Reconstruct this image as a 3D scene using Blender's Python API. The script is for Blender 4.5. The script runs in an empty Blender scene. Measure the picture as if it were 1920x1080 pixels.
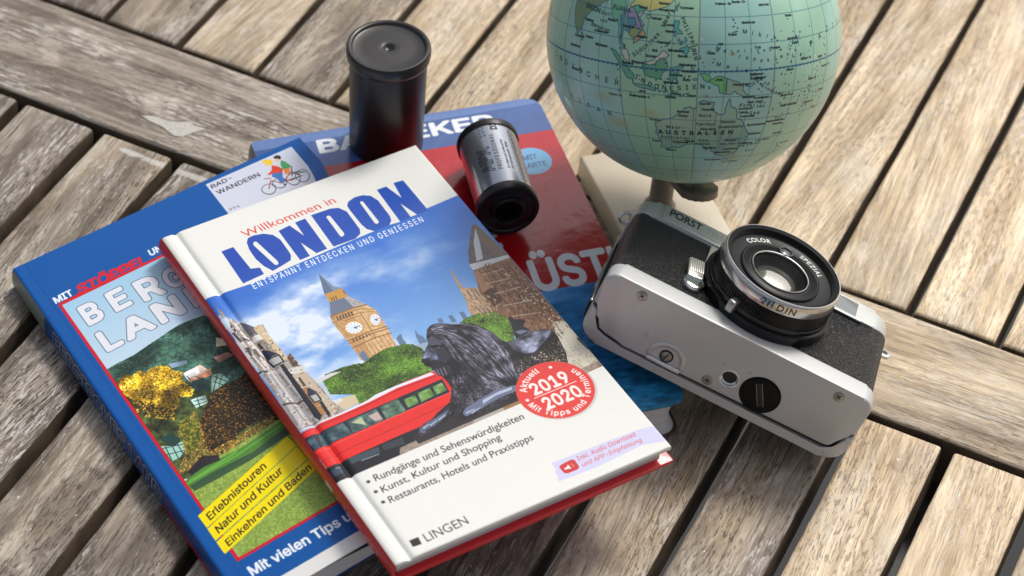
import bpy, bmesh, math, random
import numpy as np
from mathutils import Matrix, Vector, noise as mnoise

S = bpy.context.scene
COL = S.collection

# ---------------------------------------------------------------- camera, sky, sun, exposure
cam_data = bpy.data.cameras.new('camera')
cam = bpy.data.objects.new('camera', cam_data)
COL.objects.link(cam)
S.camera = cam
PITCH, ROLL = math.radians(43.05309), math.radians(6.25149)
fw = Vector((0, math.cos(PITCH), -math.sin(PITCH)))
rt = Vector((1, 0, 0))
up = rt.cross(fw)
rt2 = math.cos(ROLL) * rt + math.sin(ROLL) * up
up2 = -math.sin(ROLL) * rt + math.cos(ROLL) * up
cam.matrix_world = Matrix(((rt2.x, up2.x, -fw.x, 0), (rt2.y, up2.y, -fw.y, 0), (rt2.z, up2.z, -fw.z, 0.72), (0, 0, 0, 1)))
cam_data.sensor_width = 36
cam_data.lens = 92.0813
cam_data.clip_start = 0.01
cam_data.clip_end = 200
cam_data.dof.use_dof = True
cam_data.dof.focus_distance = 0.99
cam_data.dof.aperture_fstop = 13.0
cam_data.dof.aperture_blades = 0

SUN_EL, SUN_AZ = math.radians(52), math.radians(34)        # azimuth measured from +Y towards +X
world = bpy.data.worlds.new('World')
S.world = world
world.use_nodes = True
wn = world.node_tree
bg = wn.nodes['Background']
sky = wn.nodes.new('ShaderNodeTexSky')
sky.sky_type = 'NISHITA'
sky.sun_disc = False
sky.sun_elevation = SUN_EL
sky.sun_rotation = SUN_AZ
sky.air_density = 1.0
sky.dust_density = 5.0
thin = wn.nodes.new('ShaderNodeHueSaturation')                   # thin high cloud: paler than a clear sky
thin.inputs['Saturation'].default_value = 0.5
wn.links.new(sky.outputs[0], thin.inputs['Color'])
wn.links.new(thin.outputs[0], bg.inputs[0])
bg.inputs[1].default_value = 0.088
sun_data = bpy.data.lights.new('sun', 'SUN')
sun = bpy.data.objects.new('sun', sun_data)
COL.objects.link(sun)
sun_data.energy = 1.5
sun_data.angle = math.radians(13)
sun_data.color = (1.0, 0.965, 0.91)
sd = Vector((math.sin(SUN_AZ) * math.cos(SUN_EL), math.cos(SUN_AZ) * math.cos(SUN_EL), math.sin(SUN_EL)))
sun.rotation_euler = sd.to_track_quat('Z', 'Y').to_euler()
sun.location = sd * 2
S.view_settings.view_transform = 'Standard'
S.view_settings.look = 'None'
S.view_settings.exposure = 0.50
S.view_settings.gamma = 1.0
S.view_settings.use_curve_mapping = False
S.render.engine = 'CYCLES'
S.cycles.max_bounces = 8
S.cycles.use_denoising = True

MM = 0.001
rng = np.random.default_rng(7)
random.seed(11)

# ---------------------------------------------------------------- printed artwork: a small scan-line painter (numpy)
def vnoise(h, w, cy, cx, seed):
    r = np.random.default_rng(seed)
    gh, gw = int(h / cy) + 3, int(w / cx) + 3
    g = r.random((gh, gw)).astype(np.float32)
    y = np.arange(h) / cy; x = np.arange(w) / cx
    yi = y.astype(int); xi = x.astype(int)
    fy = (y - yi)[:, None]; fx = (x - xi)[None, :]
    fy = fy * fy * (3 - 2 * fy); fx = fx * fx * (3 - 2 * fx)
    a = g[yi][:, xi]; b = g[yi][:, xi + 1]; c = g[yi + 1][:, xi]; d = g[yi + 1][:, xi + 1]
    return (a * (1 - fx) + b * fx) * (1 - fy) + (c * (1 - fx) + d * fx) * fy

def fbm(h, w, cell, octv, seed, asp=1.0, gain=0.5):
    out = np.zeros((h, w), np.float32); amp = 1.0; tot = 0
    for o in range(octv):
        c = max(cell / 2 ** o, 1.0)
        out += amp * vnoise(h, w, c, max(c * asp, 1.0), seed + 17 * o); tot += amp; amp *= gain
    return out / tot

_tc = {}
try: GROT = bpy.data.fonts.load(bpy.utils.resource_path('LOCAL') + '/datafiles/fonts/Inter.woff2')     # a typeface that ships inside Blender
except Exception: GROT = None
def text_curve(s, space, font, fill, offset=0.0):
    cu = bpy.data.curves.new('lettering', 'FONT')
    cu.body = s; cu.size = 1.0; cu.space_character = space; cu.resolution_u = 4; cu.fill_mode = fill; cu.offset = offset
    if font == 'h' and GROT: cu.font = GROT
    ob = bpy.data.objects.new('lettering', cu)
    COL.objects.link(ob)
    ev = ob.evaluated_get(bpy.context.evaluated_depsgraph_get())
    me = ev.to_mesh()
    v = np.empty(len(me.vertices) * 3, np.float32); me.vertices.foreach_get('co', v); v = v.reshape(-1, 3)[:, :2].astype(np.float64)
    if fill == 'NONE':
        e = np.empty(len(me.edges) * 2, np.int32); me.edges.foreach_get('vertices', e); t = np.sort(e.reshape(-1, 2), 1)
    else:
        me.calc_loop_triangles(); t = np.empty(len(me.loop_triangles) * 3, np.int32); me.loop_triangles.foreach_get('vertices', t); t = t.reshape(-1, 3)
    ev.to_mesh_clear()
    bpy.data.objects.remove(ob); bpy.data.curves.remove(cu)
    return v, t
def text_tris(s, bold=0.0, space=1.0, font='h'):
    """directed outline edges of a line of lettering (outer contours one way, counters the other)"""
    key = (s, bold, space, font)
    if key in _tc: return _tc[key]
    v, e = text_curve(s, space, font, 'NONE')
    step = e[:, 1] - e[:, 0]
    e = np.where((step > 1)[:, None], e[:, ::-1], e)               # consecutive vertices run forward, the closing edge runs back to the start
    if bold > 0:                                                   # heavier weight: the outline swept round a small circle
        k = 6 if bold < .02 else 10
        e = np.vstack([e + i * len(v) for i in range(k)]); v = np.vstack([v + bold * np.array([math.cos(6.2832 * i / k), math.sin(6.2832 * i / k)]) for i in range(k)])
    _tc[key] = (v, e)
    return _tc[key]
def text_faces(s, space=1.0, bold=0.0):
    key = ('faces', s, space, bold)
    if key not in _tc: _tc[key] = text_curve(s, space, 'g', 'BOTH', bold)
    return _tc[key]
CAP = {}
def cap_h(font='h'):
    if font not in CAP:
        v, t = text_tris('H', font=font); CAP[font] = float(v[:, 1].max())
    return CAP[font]

class Canvas:
    def __init__(s, w, h, k, col):
        s.k = k; s.W = int(round(w * k)); s.H = int(round(h * k)); s.w = w; s.h = h
        s.img = np.empty((s.H, s.W, 3), np.float32); s.img[:] = np.array(col, np.float32)
    def cov(s, E, ss=4):
        E = np.asarray(E, np.float64) * s.k
        if len(E) == 0: return None
        x0 = int(max(0, math.floor(E[:, [0, 2]].min()))); x1 = int(min(s.W, math.ceil(E[:, [0, 2]].max()) + 1))
        y0 = int(max(0, math.floor(E[:, [1, 3]].min()))); y1 = int(min(s.H, math.ceil(E[:, [1, 3]].max()) + 1))
        if x1 <= x0 or y1 <= y0: return None
        sg = np.sign(E[:, 3] - E[:, 1]); lo = np.minimum(E[:, 1], E[:, 3]); hi = np.maximum(E[:, 1], E[:, 3])
        j0 = np.maximum(np.ceil(lo * ss - .5), y0 * ss).astype(int); j1 = np.minimum(np.ceil(hi * ss - .5), y1 * ss).astype(int)
        n = np.maximum(j1 - j0, 0); m = n > 0
        if not m.any(): return None
        E = E[m]; sg = sg[m]; j0 = j0[m]; n = n[m]
        idx = np.repeat(np.arange(len(n)), n)
        j = np.arange(n.sum()) - np.repeat(np.cumsum(n) - n, n) + j0[idx]
        yy = (j + .5) / ss
        e = E[idx]
        xx = e[:, 0] + (e[:, 2] - e[:, 0]) * (yy - e[:, 1]) / (e[:, 3] - e[:, 1])
        xx = np.clip(xx - x0, 0, x1 - x0)
        row = j // ss - y0
        acc = np.zeros((y1 - y0, x1 - x0 + 2), np.float64)
        xi = np.floor(xx).astype(int); fr = xx - xi; wgt = sg[idx] / ss
        np.add.at(acc, (row, xi), wgt * (1 - fr)); np.add.at(acc, (row, xi + 1), wgt * fr)
        c = np.clip(np.abs(np.cumsum(acc, 1)), 0, 1)[:, :x1 - x0]
        return y0, y1, x0, x1, c.astype(np.float32)
    @staticmethod
    def edges(polys):
        out = []
        for p in polys:
            p = np.asarray(p, np.float64)
            if len(p) < 3: continue
            q = np.roll(p, -1, 0)
            if (p[:, 0] * q[:, 1] - q[:, 0] * p[:, 1]).sum() < 0: p = p[::-1]; q = np.roll(p, -1, 0)
            out.append(np.hstack([p, q]))
        return np.vstack(out) if out else np.zeros((0, 4))
    def blend(s, c, col, a=1.0):
        if c is None: return
        y0, y1, x0, x1, m = c
        m = (m * a)[..., None]
        col = np.asarray(col, np.float32)
        if col.ndim == 3: col = col[y0:y1, x0:x1]
        s.img[y0:y1, x0:x1] = s.img[y0:y1, x0:x1] * (1 - m) + col * m
    def poly(s, pts, col, a=1.0): s.blend(s.cov(s.edges([pts])), col, a)
    def polys(s, ps, col, a=1.0): s.blend(s.cov(s.edges(ps)), col, a)
    def quads(s, pts, w):
        p = np.asarray(pts, np.float64); out = []
        ww = np.linspace(w[0], w[1], len(p)) if isinstance(w, tuple) else np.full(len(p), w)
        for i in range(len(p) - 1):
            d = p[i + 1] - p[i]; L = np.hypot(*d)
            if L < 1e-9: continue
            n = np.array([-d[1], d[0]]) / L; e = d / L * min(ww[i], .6) * .15
            out.append([p[i] - e + n * ww[i] / 2, p[i + 1] + e + n * ww[i + 1] / 2, p[i + 1] + e - n * ww[i + 1] / 2, p[i] - e - n * ww[i] / 2])
        return out
    def stroke(s, pts, w, col, a=1.0, close=False):
        if close: pts = list(pts) + [pts[0]]
        s.polys(s.quads(pts, w), col, a)
    def strokes(s, lines, w, col, a=1.0):
        q = []
        for l in lines: q += s.quads(l, w)
        if q: s.polys(q, col, a)
    def circle(s, c, r, col, a=1.0, ry=None):
        t = np.linspace(0, 2 * np.pi, 60, endpoint=False)
        s.poly(np.stack([c[0] + r * np.cos(t), c[1] + (ry or r) * np.sin(t)], 1), col, a)
    def text_map(s, v, t, f, col, a=1.0):
        p = f(v)
        s.blend(s.cov(np.hstack([p[t[:, 0]], p[t[:, 1]]])), col, a)
    def text(s, st, bl, br, tl, col, bold=0.0, a=1.0, space=1.0, font='h'):
        v, t = text_tris(st, bold, space, font)
        bl, br, tl = (np.asarray(q, np.float64) for q in (bl, br, tl))
        x0, x1 = v[:, 0].min(), v[:, 0].max(); c = cap_h(font)
        s.text_map(v, t, lambda v: bl + ((v[:, 0:1] - x0) / (x1 - x0)) * (br - bl) + (v[:, 1:2] / c) * (tl - bl), col, a)
    def arc_text(s, st, c, r, a0, a1, h, col, bold=0.0, inside=False, space=1.0):
        # angles in degrees, 0 = right, clockwise positive on the y-down page
        v, t = text_tris(st, bold, space); x0, x1 = v[:, 0].min(), v[:, 0].max(); cp = cap_h()
        def f(v):
            an = np.radians(a0 + (v[:, 0] - x0) / (x1 - x0) * (a1 - a0))
            rr = r + (-1 if inside else 1) * v[:, 1] / cp * h
            return np.stack([c[0] + rr * np.cos(an), c[1] + rr * np.sin(an)], 1)
        s.text_map(v, t, f, col)
    def mask(s, pts):
        m = np.zeros((s.H, s.W), np.float32); c = s.cov(s.edges([pts]))
        if c: m[c[0]:c[1], c[2]:c[3]] = c[4]
        return m
    def scatter(s, pts, n, size, cols, asp=1.0, seed=0, a=1.0, wob=0.5):
        # many small leaf-like blobs inside a region, one pass per colour
        r = np.random.default_rng(seed); m = s.mask(pts)
        ys, xs = np.where(m > .5)
        if len(ys) == 0: return
        for ci, col in enumerate(cols):
            k = r.integers(0, len(ys), n)
            cx = (xs[k] + r.random(n)) / s.k; cy = (ys[k] + r.random(n)) / s.k
            ps = []
            for i in range(n):
                th = np.sort(r.random(6)) * 2 * np.pi; rr = size * (1 - wob + 2 * wob * r.random(6)) * .6
                ps.append(np.stack([cx[i] + rr * asp * np.cos(th), cy[i] + rr * np.sin(th)], 1))
            s.polys(ps, col, a)
    def shade(s, pts, cell, lo, hi, seed, asp=1.0):
        m = s.mask(pts)[..., None]; n = fbm(s.H, s.W, cell, 4, seed, asp)[..., None]; n = np.clip((n - .3) / .4, 0, 1)
        s.img *= 1 - m + m * (lo + (hi - lo) * n)
    def grain(s, amt, seed):
        s.img += (np.random.default_rng(seed).random((s.H, s.W, 1)).astype(np.float32) - .5) * amt
    def image(s, name):
        im = bpy.data.images.new(name, s.W, s.H, alpha=False)
        px = np.ones((s.H, s.W, 4), np.float32)
        px[..., :3] = np.clip(s.img, 0, 255)[::-1] / 255.0
        im.pixels.foreach_set(px.ravel()); im.update(); im.pack()
        return im

def lerp(a, b, t): return np.asarray(a, np.float64) * (1 - t) + np.asarray(b, np.float64) * t
def along(pts, t):
    p = np.asarray(pts, np.float64); d = np.r_[0, np.cumsum(np.hypot(*np.diff(p, axis=0).T))]; d /= d[-1]
    return np.array([np.interp(t, d, p[:, 0]), np.interp(t, d, p[:, 1])])
# ---------------------------------------------------------------- cover of the white city guide
def art_london():
    w, h = 112.44, 190.73
    c = Canvas(w, h, 10, (228, 228, 222))
    H, W = c.H, c.W
    yy = np.linspace(0, 1, H)[:, None]; xx = np.linspace(0, 1, W)[None, :]
    # sky of the photograph
    g = np.clip((yy - .15) / .42, 0, 1) * .85 + .15 * xx
    sky = np.stack([30 + 118 * g, 88 + 102 * g, 190 + 42 * g], 2).astype(np.float32)
    cl = fbm(H, W, 240, 6, 5, 1.5); cl2 = fbm(H, W, 90, 5, 9, 1.6)
    msk = np.clip((cl - .50) * 5.0, 0, 1) * np.clip((cl2 - .25) * 2.6, 0, 1)
    msk = msk * np.clip((yy - .20) * 9, 0, 1) * np.clip(1.15 - .75 * np.clip(xx - .25, 0, 1) * 1.5, .3, 1)
    bank = np.exp(-(((xx - .13) / .20) ** 2 + ((yy - .345) / .055) ** 2)) + .8 * np.exp(-(((xx - .25) / .14) ** 2 + ((yy - .42) / .05) ** 2)) + .6 * np.exp(-(((xx - .33) / .1) ** 2 + ((yy - .285) / .02) ** 2))
    msk = np.clip(msk * .8 + np.clip(bank * (cl2 - .28) * 3.4, 0, 1), 0, .9)[..., None]
    sky = sky * (1 - msk) + np.array([232, 238, 248], np.float32) * msk
    base = [(0.03, 39.33), (19.83, 40.63)]
    photo = [(0, base[0][1]), (w, base[0][1] - 3.2), (w, 144.2), (0, 146.9)]
    c.poly([(0, 39.4), base[1], (w, 35.2), (w, 150), (0, 150)], sky)
    # the six tall letters are windows onto the sky
    for L in ([(16.69, 18.64), (21.79, 18.63), (22.24, 32.96), (25.58, 34.18), (25.36, 38.16), (16.14, 38.94)],
              [(29.07, 38.33), (27.30, 34.24), (26.32, 29.31), (26.50, 23.05), (27.45, 18.93), (28.99, 16.88), (31.47, 16.53), (35.22, 17.48), (38.21, 20.00), (39.63, 24.09), (39.74, 29.99), (38.94, 34.17), (37.68, 36.34), (34.61, 37.13)],
              [(40.89, 19.08), (46.22, 18.29), (48.55, 26.52), (48.93, 17.88), (53.39, 17.73), (52.95, 37.52), (40.85, 38.03)],
              [(56.27, 17.13), (64.79, 17.47), (67.71, 18.68), (69.43, 22.17), (69.27, 28.08), (69.10, 33.77), (68.02, 36.25), (65.02, 37.81), (55.49, 37.65)],
              [(73.39, 37.53), (71.45, 35.10), (70.90, 31.68), (70.86, 22.26), (71.13, 19.26), (72.55, 17.35), (76.12, 16.21), (79.43, 16.71), (81.99, 18.62), (83.21, 22.49), (82.95, 32.72), (82.20, 35.42), (80.31, 37.29)],
              [(85.74, 16.64), (89.90, 16.71), (92.06, 25.70), (93.46, 16.25), (97.55, 16.72), (97.63, 37.18), (84.78, 37.78)]):
        c.poly(L, np.clip(sky * .86 + np.array([-4, -8, 6], np.float32), 0, 255))
    wht = (228, 228, 222)
    for L in ([(21.79, 18.63), (22.24, 32.96), (25.58, 34.18), (25.36, 38.16), (29.07, 38.33), (27.30, 34.24), (26.32, 29.31), (26.50, 23.05), (27.45, 18.93), (28.09, 16.37)],
              [(29.32, 20.58), (30.19, 19.90), (30.95, 20.22), (33.09, 34.08), (32.88, 35.57), (32.02, 36.23), (31.22, 35.54), (29.08, 21.84)],
              [(39.59, 18.78), (41.11, 19.21), (40.85, 38.03), (35.62, 38.16), (38.40, 36.29), (39.27, 32.62)],
              [(45.60, 29.24), (48.27, 38.17), (45.19, 37.98)], [(53.39, 17.73), (56.27, 17.13), (55.58, 37.70), (52.84, 37.72)],
              [(60.94, 20.94), (61.98, 20.64), (62.60, 21.26), (62.69, 32.78), (62.25, 33.86), (61.02, 34.30), (60.56, 33.51)],
              [(65.02, 37.81), (68.02, 36.25), (69.10, 33.77), (69.27, 28.08), (69.74, 22.71), (68.99, 18.50), (72.55, 17.35), (71.13, 19.26), (70.86, 22.26), (70.90, 31.68), (71.45, 35.10), (73.52, 37.61)],
              [(76.38, 19.99), (77.17, 19.62), (77.78, 20.05), (77.62, 33.27), (77.27, 34.14), (76.22, 34.44), (75.80, 33.57)],
              [(80.31, 37.29), (82.20, 35.42), (82.95, 32.72), (83.21, 22.49), (84.11, 18.01), (85.74, 16.64), (84.87, 37.83)], [(90.02, 28.35), (92.60, 37.30), (89.79, 37.32)]):
        c.poly(L, wht)
    # distant towers and chimneys
    for L in ([(52.56, 93.95), (54.59, 92.83), (55.31, 93.07), (54.56, 95.49), (54.84, 98.09), (52.01, 98.10)], [(60.84, 93.36), (60.73, 96.15), (61.73, 97.95), (61.92, 100.90), (59.88, 104.59), (58.78, 100.73), (59.40, 97.03)],
              [(70.91, 92.52), (72.55, 92.87), (72.24, 95.49), (70.49, 94.50)], [(75.17, 93.04), (76.85, 93.42), (76.75, 97.49), (74.85, 96.98)], [(79.73, 93.64), (81.57, 93.86), (81.05, 98.04), (79.37, 98.15)], [(83.43, 94.25), (85.10, 94.37), (84.94, 98.01), (83.17, 98.08)]):
        c.poly(L, (98, 120, 150))
    c.poly([(57.36, 100.73), (61.78, 101.47), (59.67, 105.28), (56.99, 102.95)], (150, 168, 186))
    # clock tower
    def tow(p, col, seed):
        t = fbm(H, W, 14, 3, seed, .5)[..., None]
        c.poly(p, np.array(col, np.float32) * (.82 + .36 * t))
    tow([(40.27, 59.26), (40.06, 64.60), (38.89, 68.51), (36.45, 71.68), (35.78, 76.65), (36.12, 87.84), (35.91, 97.77), (38.85, 100.64), (45.68, 97.31), (47.75, 87.14), (49.01, 73.02), (47.78, 65.63)], (188, 148, 100), 30)
    tow([(47.40, 60.37), (47.51, 65.06), (50.91, 71.60), (53.05, 76.15), (52.32, 88.11), (50.77, 97.79), (45.34, 97.93), (39.50, 99.41), (43.08, 85.30), (45.61, 71.92)], (208, 172, 126), 31)
    c.poly([(43.62, 48.24), (40.23, 59.62), (47.52, 59.87), (45.28, 57.29)], (96, 112, 140)); c.poly([(43.62, 48.24), (44.04, 59.68), (47.52, 59.87), (45.28, 57.29)], (124, 140, 166))
    c.poly([(40.23, 59.62), (39.92, 64.45), (47.57, 65.33), (47.52, 59.87)], (196, 146, 72)); c.strokes([[(41.51, 62.45), (41.17, 64.35)], [(42.46, 62.51), (42.13, 64.41)], [(43.42, 62.56), (43.08, 64.47)], [(47.22, 61.49), (47.22, 63.27)]], .35, (80, 60, 52))
    c.poly([(39.92, 64.45), (36.69, 71.73), (46.64, 71.48), (45.95, 64.97)], (104, 118, 142)); c.poly([(45.95, 64.97), (46.64, 71.48), (51.40, 72.34), (47.67, 65.14)], (176, 172, 170))
    c.strokes([[(40.18, 67.32), (40.81, 67.36)], [(42.17, 67.49), (42.80, 67.53)], [(39.97, 69.61), (40.60, 69.65)], [(42.17, 69.58), (42.81, 69.62)], [(38.57, 70.73), (39.20, 70.77)], [(43.89, 67.34), (44.52, 67.38)], [(44.37, 69.55), (45.01, 69.59)]], .45, (150, 104, 70))
    c.strokes([[(46.63, 66.81), (47.09, 68.04)], [(48.27, 68.39), (48.73, 69.61)], [(47.30, 69.20), (47.75, 70.43)], [(49.40, 69.59), (49.82, 70.88)]], .3, (110, 108, 112))
    c.stroke([(36.52, 71.63), (46.58, 71.61), (51.46, 72.54)], .7, (150, 104, 62))
    c.strokes([[(38.62, 72.83), (38.33, 75.05)], [(39.80, 72.86), (39.51, 75.08)], [(40.98, 72.90), (40.69, 75.12)], [(42.16, 72.93), (41.87, 75.15)], [(43.35, 72.97), (43.05, 75.19)], [(44.60, 72.88), (44.30, 75.10)]], .55, (74, 62, 66))
    c.strokes([[(36.49, 72.65), (47.94, 73.18), (52.83, 76.36)], [(35.67, 74.96), (47.45, 75.14), (52.34, 77.28)], [(39.62, 76.02), (47.16, 76.73)], [(47.45, 75.14), (46.54, 85.09), (45.96, 90.25)]], .35, (150, 100, 52))
    c.strokes([[(36.12, 87.84), (45.94, 87.34), (52.93, 88.04)], [(36.34, 86.34), (46.18, 85.84), (52.78, 86.73)], [(35.83, 90.50), (45.21, 89.77), (52.40, 90.60)]], .45, (140, 92, 48))
    c.strokes([[(38.34, 86.27), (38.12, 87.76)], [(39.69, 86.38), (39.46, 87.88)], [(41.07, 86.43), (40.84, 87.93)], [(42.45, 86.49), (42.22, 87.98)], [(43.86, 86.48), (43.63, 87.97)], [(45.16, 86.48), (44.99, 87.85)]], .5, (92, 68, 62))
    c.strokes([[(37.19, 90.06), (37.14, 99.66)], [(38.97, 89.87), (38.91, 99.48)], [(40.69, 89.79), (40.64, 98.86)], [(42.39, 89.78), (42.15, 98.12)], [(43.93, 89.85), (43.72, 97.81)], [(45.81, 89.70), (45.51, 97.62)], [(47.54, 89.63), (47.23, 97.55)], [(49.24, 89.62), (48.92, 97.55)], [(50.88, 89.74), (50.50, 97.24)]], .28, (150, 106, 62), .8)
    def ell(cx, cy, rx, ry, rot):
        t = np.linspace(0, 2 * np.pi, 40, endpoint=False); ca, sa = math.cos(rot), math.sin(rot)
        return [(cx + rx * math.cos(a) * ca - ry * math.sin(a) * sa, cy + rx * math.cos(a) * sa + ry * math.sin(a) * ca) for a in t]
    f1 = [(41.59, 81.18)][0]; f2 = [(50.47, 81.30)][0]; fr = [(44.41, 82.79)][0]; rad = abs(fr[0] - f1[0]) * 1.12
    for (q, rx, ry) in ((f1, rad, rad), (f2, rad * .62, rad * .98)):
        c.poly(ell(q[0], q[1], rx * 1.22, ry * 1.22, .25), (206, 150, 78)); c.poly(ell(q[0], q[1], rx, ry, .25), (238, 240, 240))
        for k in range(12):
            a = k * math.pi / 6; c.stroke([(q[0] + rx * .62 * math.cos(a), q[1] + ry * .62 * math.sin(a)), (q[0] + rx * .9 * math.cos(a), q[1] + ry * .9 * math.sin(a))], .22, (110, 140, 170))
        c.poly(ell(q[0], q[1], rx * .5, ry * .5, .25), (214, 226, 236))
        c.stroke([q, (q[0] + rx * .75, q[1] + .2)], .35, (50, 56, 72)); c.stroke([q, (q[0] + rx * .3, q[1] + ry * .3)], .4, (50, 56, 72))
    c.poly([(36.68, 94.20), (38.79, 93.39), (38.91, 99.48), (36.49, 99.30)], (110, 132, 160)); c.strokes([[(37.16, 94.88), (36.98, 98.38)], [(38.30, 94.32), (37.84, 98.87)]], .3, (70, 88, 116))
    # gothic tower and brown house at the right edge
    tow([(88.74, 69.83), (88.58, 74.99), (87.38, 86.75), (87.81, 91.46), (88.33, 97.32), (87.11, 102.14), (84.78, 100.82), (83.19, 95.50), (85.36, 88.95), (85.99, 83.71)], (186, 152, 118), 33)
    tow([(86.81, 81.92), (85.59, 89.22), (84.14, 93.82), (84.11, 97.95), (87.42, 100.25), (94.34, 103.36), (96.18, 93.15), (96.09, 87.20)], (192, 160, 124), 34)
    c.strokes([[(88.30, 84.46), (87.75, 90.03)], [(89.98, 84.57), (89.43, 90.15)], [(87.05, 93.81), (87.09, 98.82)], [(88.54, 94.25), (88.40, 99.57)], [(90.26, 94.80), (90.11, 100.12)], [(91.98, 95.36), (91.82, 100.68)], [(91.31, 85.32), (90.97, 91.02)]], .5, (118, 108, 124))
    c.strokes([[(85.41, 89.54), (93.90, 91.01)], [(83.96, 94.14), (93.66, 95.48)]], .4, (146, 112, 80))
    tow([(108.54, 53.00), (110.05, 53.85), (111.85, 71.52), (111.73, 76.29), (96.24, 72.29), (99.67, 65.57)], (112, 100, 100), 35)
    c.poly([(110.05, 53.85), (111.85, 71.52), (111.90, 76.00), (107.18, 72.74), (106.81, 61.85)], (128, 108, 92)); c.poly([(108.80, 55.12), (106.39, 62.59), (102.56, 72.04), (99.55, 72.25), (103.97, 62.19)], (196, 198, 204))
    tow([(97.24, 72.86), (112.16, 75.56), (111.94, 91.68), (112.35, 121.62), (111.89, 139.37), (112.75, 150.47), (96.44, 139.43), (94.81, 120.69), (92.05, 110.07), (91.20, 100.42), (91.95, 87.84)], (142, 104, 78), 36)
    c.poly([(96.24, 72.29), (111.91, 74.85), (111.76, 76.69), (95.89, 75.91)], (206, 204, 206))
    c.poly([(95.48, 76.63), (99.66, 77.10), (97.50, 87.24), (93.12, 88.51)], (170, 126, 98)); c.poly([(93.12, 88.51), (98.48, 87.80), (97.75, 95.81), (92.80, 97.64)], (84, 62, 52))
    c.strokes([[(97.65, 77.87), (98.17, 106.22)], [(100.95, 77.83), (101.24, 109.81)], [(104.09, 78.09), (104.31, 113.39)], [(107.65, 78.77), (107.37, 116.96)], [(109.21, 80.62), (109.60, 121.87)]], .5, (96, 68, 54), .8)
    c.strokes([[(97.82, 79.86), (106.39, 80.93)], [(96.84, 84.99), (106.37, 86.62)], [(96.44, 91.33), (107.33, 92.83)], [(96.13, 98.61), (107.53, 101.37)], [(96.22, 105.12), (108.14, 109.13)]], .5, (214, 190, 168), .8)
    c.scatter([(107.07, 77.49), (110.81, 89.14), (112.35, 121.62), (108.49, 119.42), (103.37, 101.79), (103.90, 85.22)], 60, .8, [(226, 212, 194), (90, 64, 50)], seed=4)
    # cream wall behind the animal
    tow([(107.33, 115.84), (110.17, 116.17), (113.59, 118.54), (112.80, 139.58), (109.96, 144.18), (104.82, 142.90), (101.79, 137.05), (105.48, 124.96)], (206, 196, 174), 37)
    c.poly([(107.70, 115.32), (112.72, 116.71), (111.97, 128.66), (111.72, 139.63), (105.65, 141.14), (104.43, 126.17)], (214, 206, 186))
    c.scatter([(107.47, 117.62), (112.80, 139.58), (111.47, 141.73), (101.79, 137.05)], 40, .5, [(150, 138, 118), (232, 226, 212)], seed=6)
    c.stroke([(111.67, 127.21), (111.99, 134.12)], (.9, .4), (52, 44, 40))
    # trees
    leaf = [(50, 82, 26), (98, 140, 42), (120, 160, 54), (76, 116, 34), (146, 182, 80)]
    T1 = [(18.58, 100.18), (21.01, 97.62), (27.72, 97.48), (32.80, 98.39), (35.53, 99.54), (38.97, 98.31), (42.10, 97.69), (45.94, 96.82), (48.13, 96.93), (50.98, 97.91), (53.81, 97.91), (56.50, 100.24), (58.24, 103.25), (58.20, 108.45), (55.46, 116.45), (40.51, 116.20), (27.52, 117.75), (24.68, 116.90), (24.77, 111.53), (18.00, 107.67)]
    T2 = [(77.69, 98.55), (81.23, 97.57), (85.33, 97.76), (89.06, 98.59), (91.71, 100.27), (93.64, 104.20), (93.77, 108.12), (90.66, 116.53), (85.52, 116.12), (83.96, 108.49), (82.19, 103.24)]
    for T, sd_ in ((T1, 3), (T2, 8)):
        c.poly(T, (80, 116, 36)); c.scatter(T, 420, .85, leaf[:2] + leaf[3:4], seed=sd_); c.scatter(T, 520, .5, leaf[1:4], seed=sd_ + 1)
        c.shade(T, 60, .50, 1.22, sd_ + 60, 1.3); c.scatter(T, 420, .38, [(158, 188, 88), (132, 168, 66)], seed=sd_ + 2, a=.8)
    c.scatter(T1, 200, .4, [(40, 70, 24), (60, 100, 30)], seed=12)
    c.poly([(15.61, 98.49), (23.03, 97.98), (26.82, 99.19), (18.58, 100.18), (15.25, 100.25)], (206, 206, 204)); c.stroke([(17.69, 100.85), (17.49, 109.71)], .5, (196, 190, 178))
    c.poly([(16.45, 110.67), (25.62, 112.01), (25.05, 116.73), (15.04, 117.57)], (206, 190, 158)); c.poly([(16.45, 110.67), (20.60, 111.10), (20.25, 112.83), (16.15, 112.82)], (214, 214, 214))
    # stone facades on the left
    FA = [(1.38, 41.95), (1.51, 46.84), (2.62, 48.39), (2.47, 52.54), (4.72, 54.91), (7.42, 60.11), (9.18, 62.20), (12.77, 62.42), (12.20, 69.18), (12.40, 82.30), (14.77, 81.24), (15.17, 88.93), (15.90, 97.08), (16.65, 102.74), (16.83, 110.63), (19.81, 120.03), (0.28, 118.21), (0.92, 83.29)]
    n1 = fbm(H, W, 30, 4, 50, .35)[..., None]; n2 = fbm(H, W, 7, 2, 51)[..., None]
    c.poly(FA, np.array([176, 166, 158], np.float32) * (.55 + .62 * n1) + (n2 - .5) * 70)
    c.poly([(6.06, 56.59), (9.18, 62.20), (10.78, 65.20), (6.12, 65.27), (5.48, 62.19)], (96, 98, 112)); c.poly([(6.26, 66.25), (11.53, 66.80), (11.30, 69.75), (6.00, 69.26)], (226, 222, 216))
    c.poly([(12.29, 62.15), (12.20, 69.18), (12.94, 83.05), (10.64, 83.96), (9.97, 72.42), (8.61, 63.97), (9.07, 62.41)], (206, 184, 150)); c.poly([(12.70, 82.91), (14.77, 81.24), (14.93, 88.79), (12.52, 88.12)], (88, 66, 56))
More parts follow.
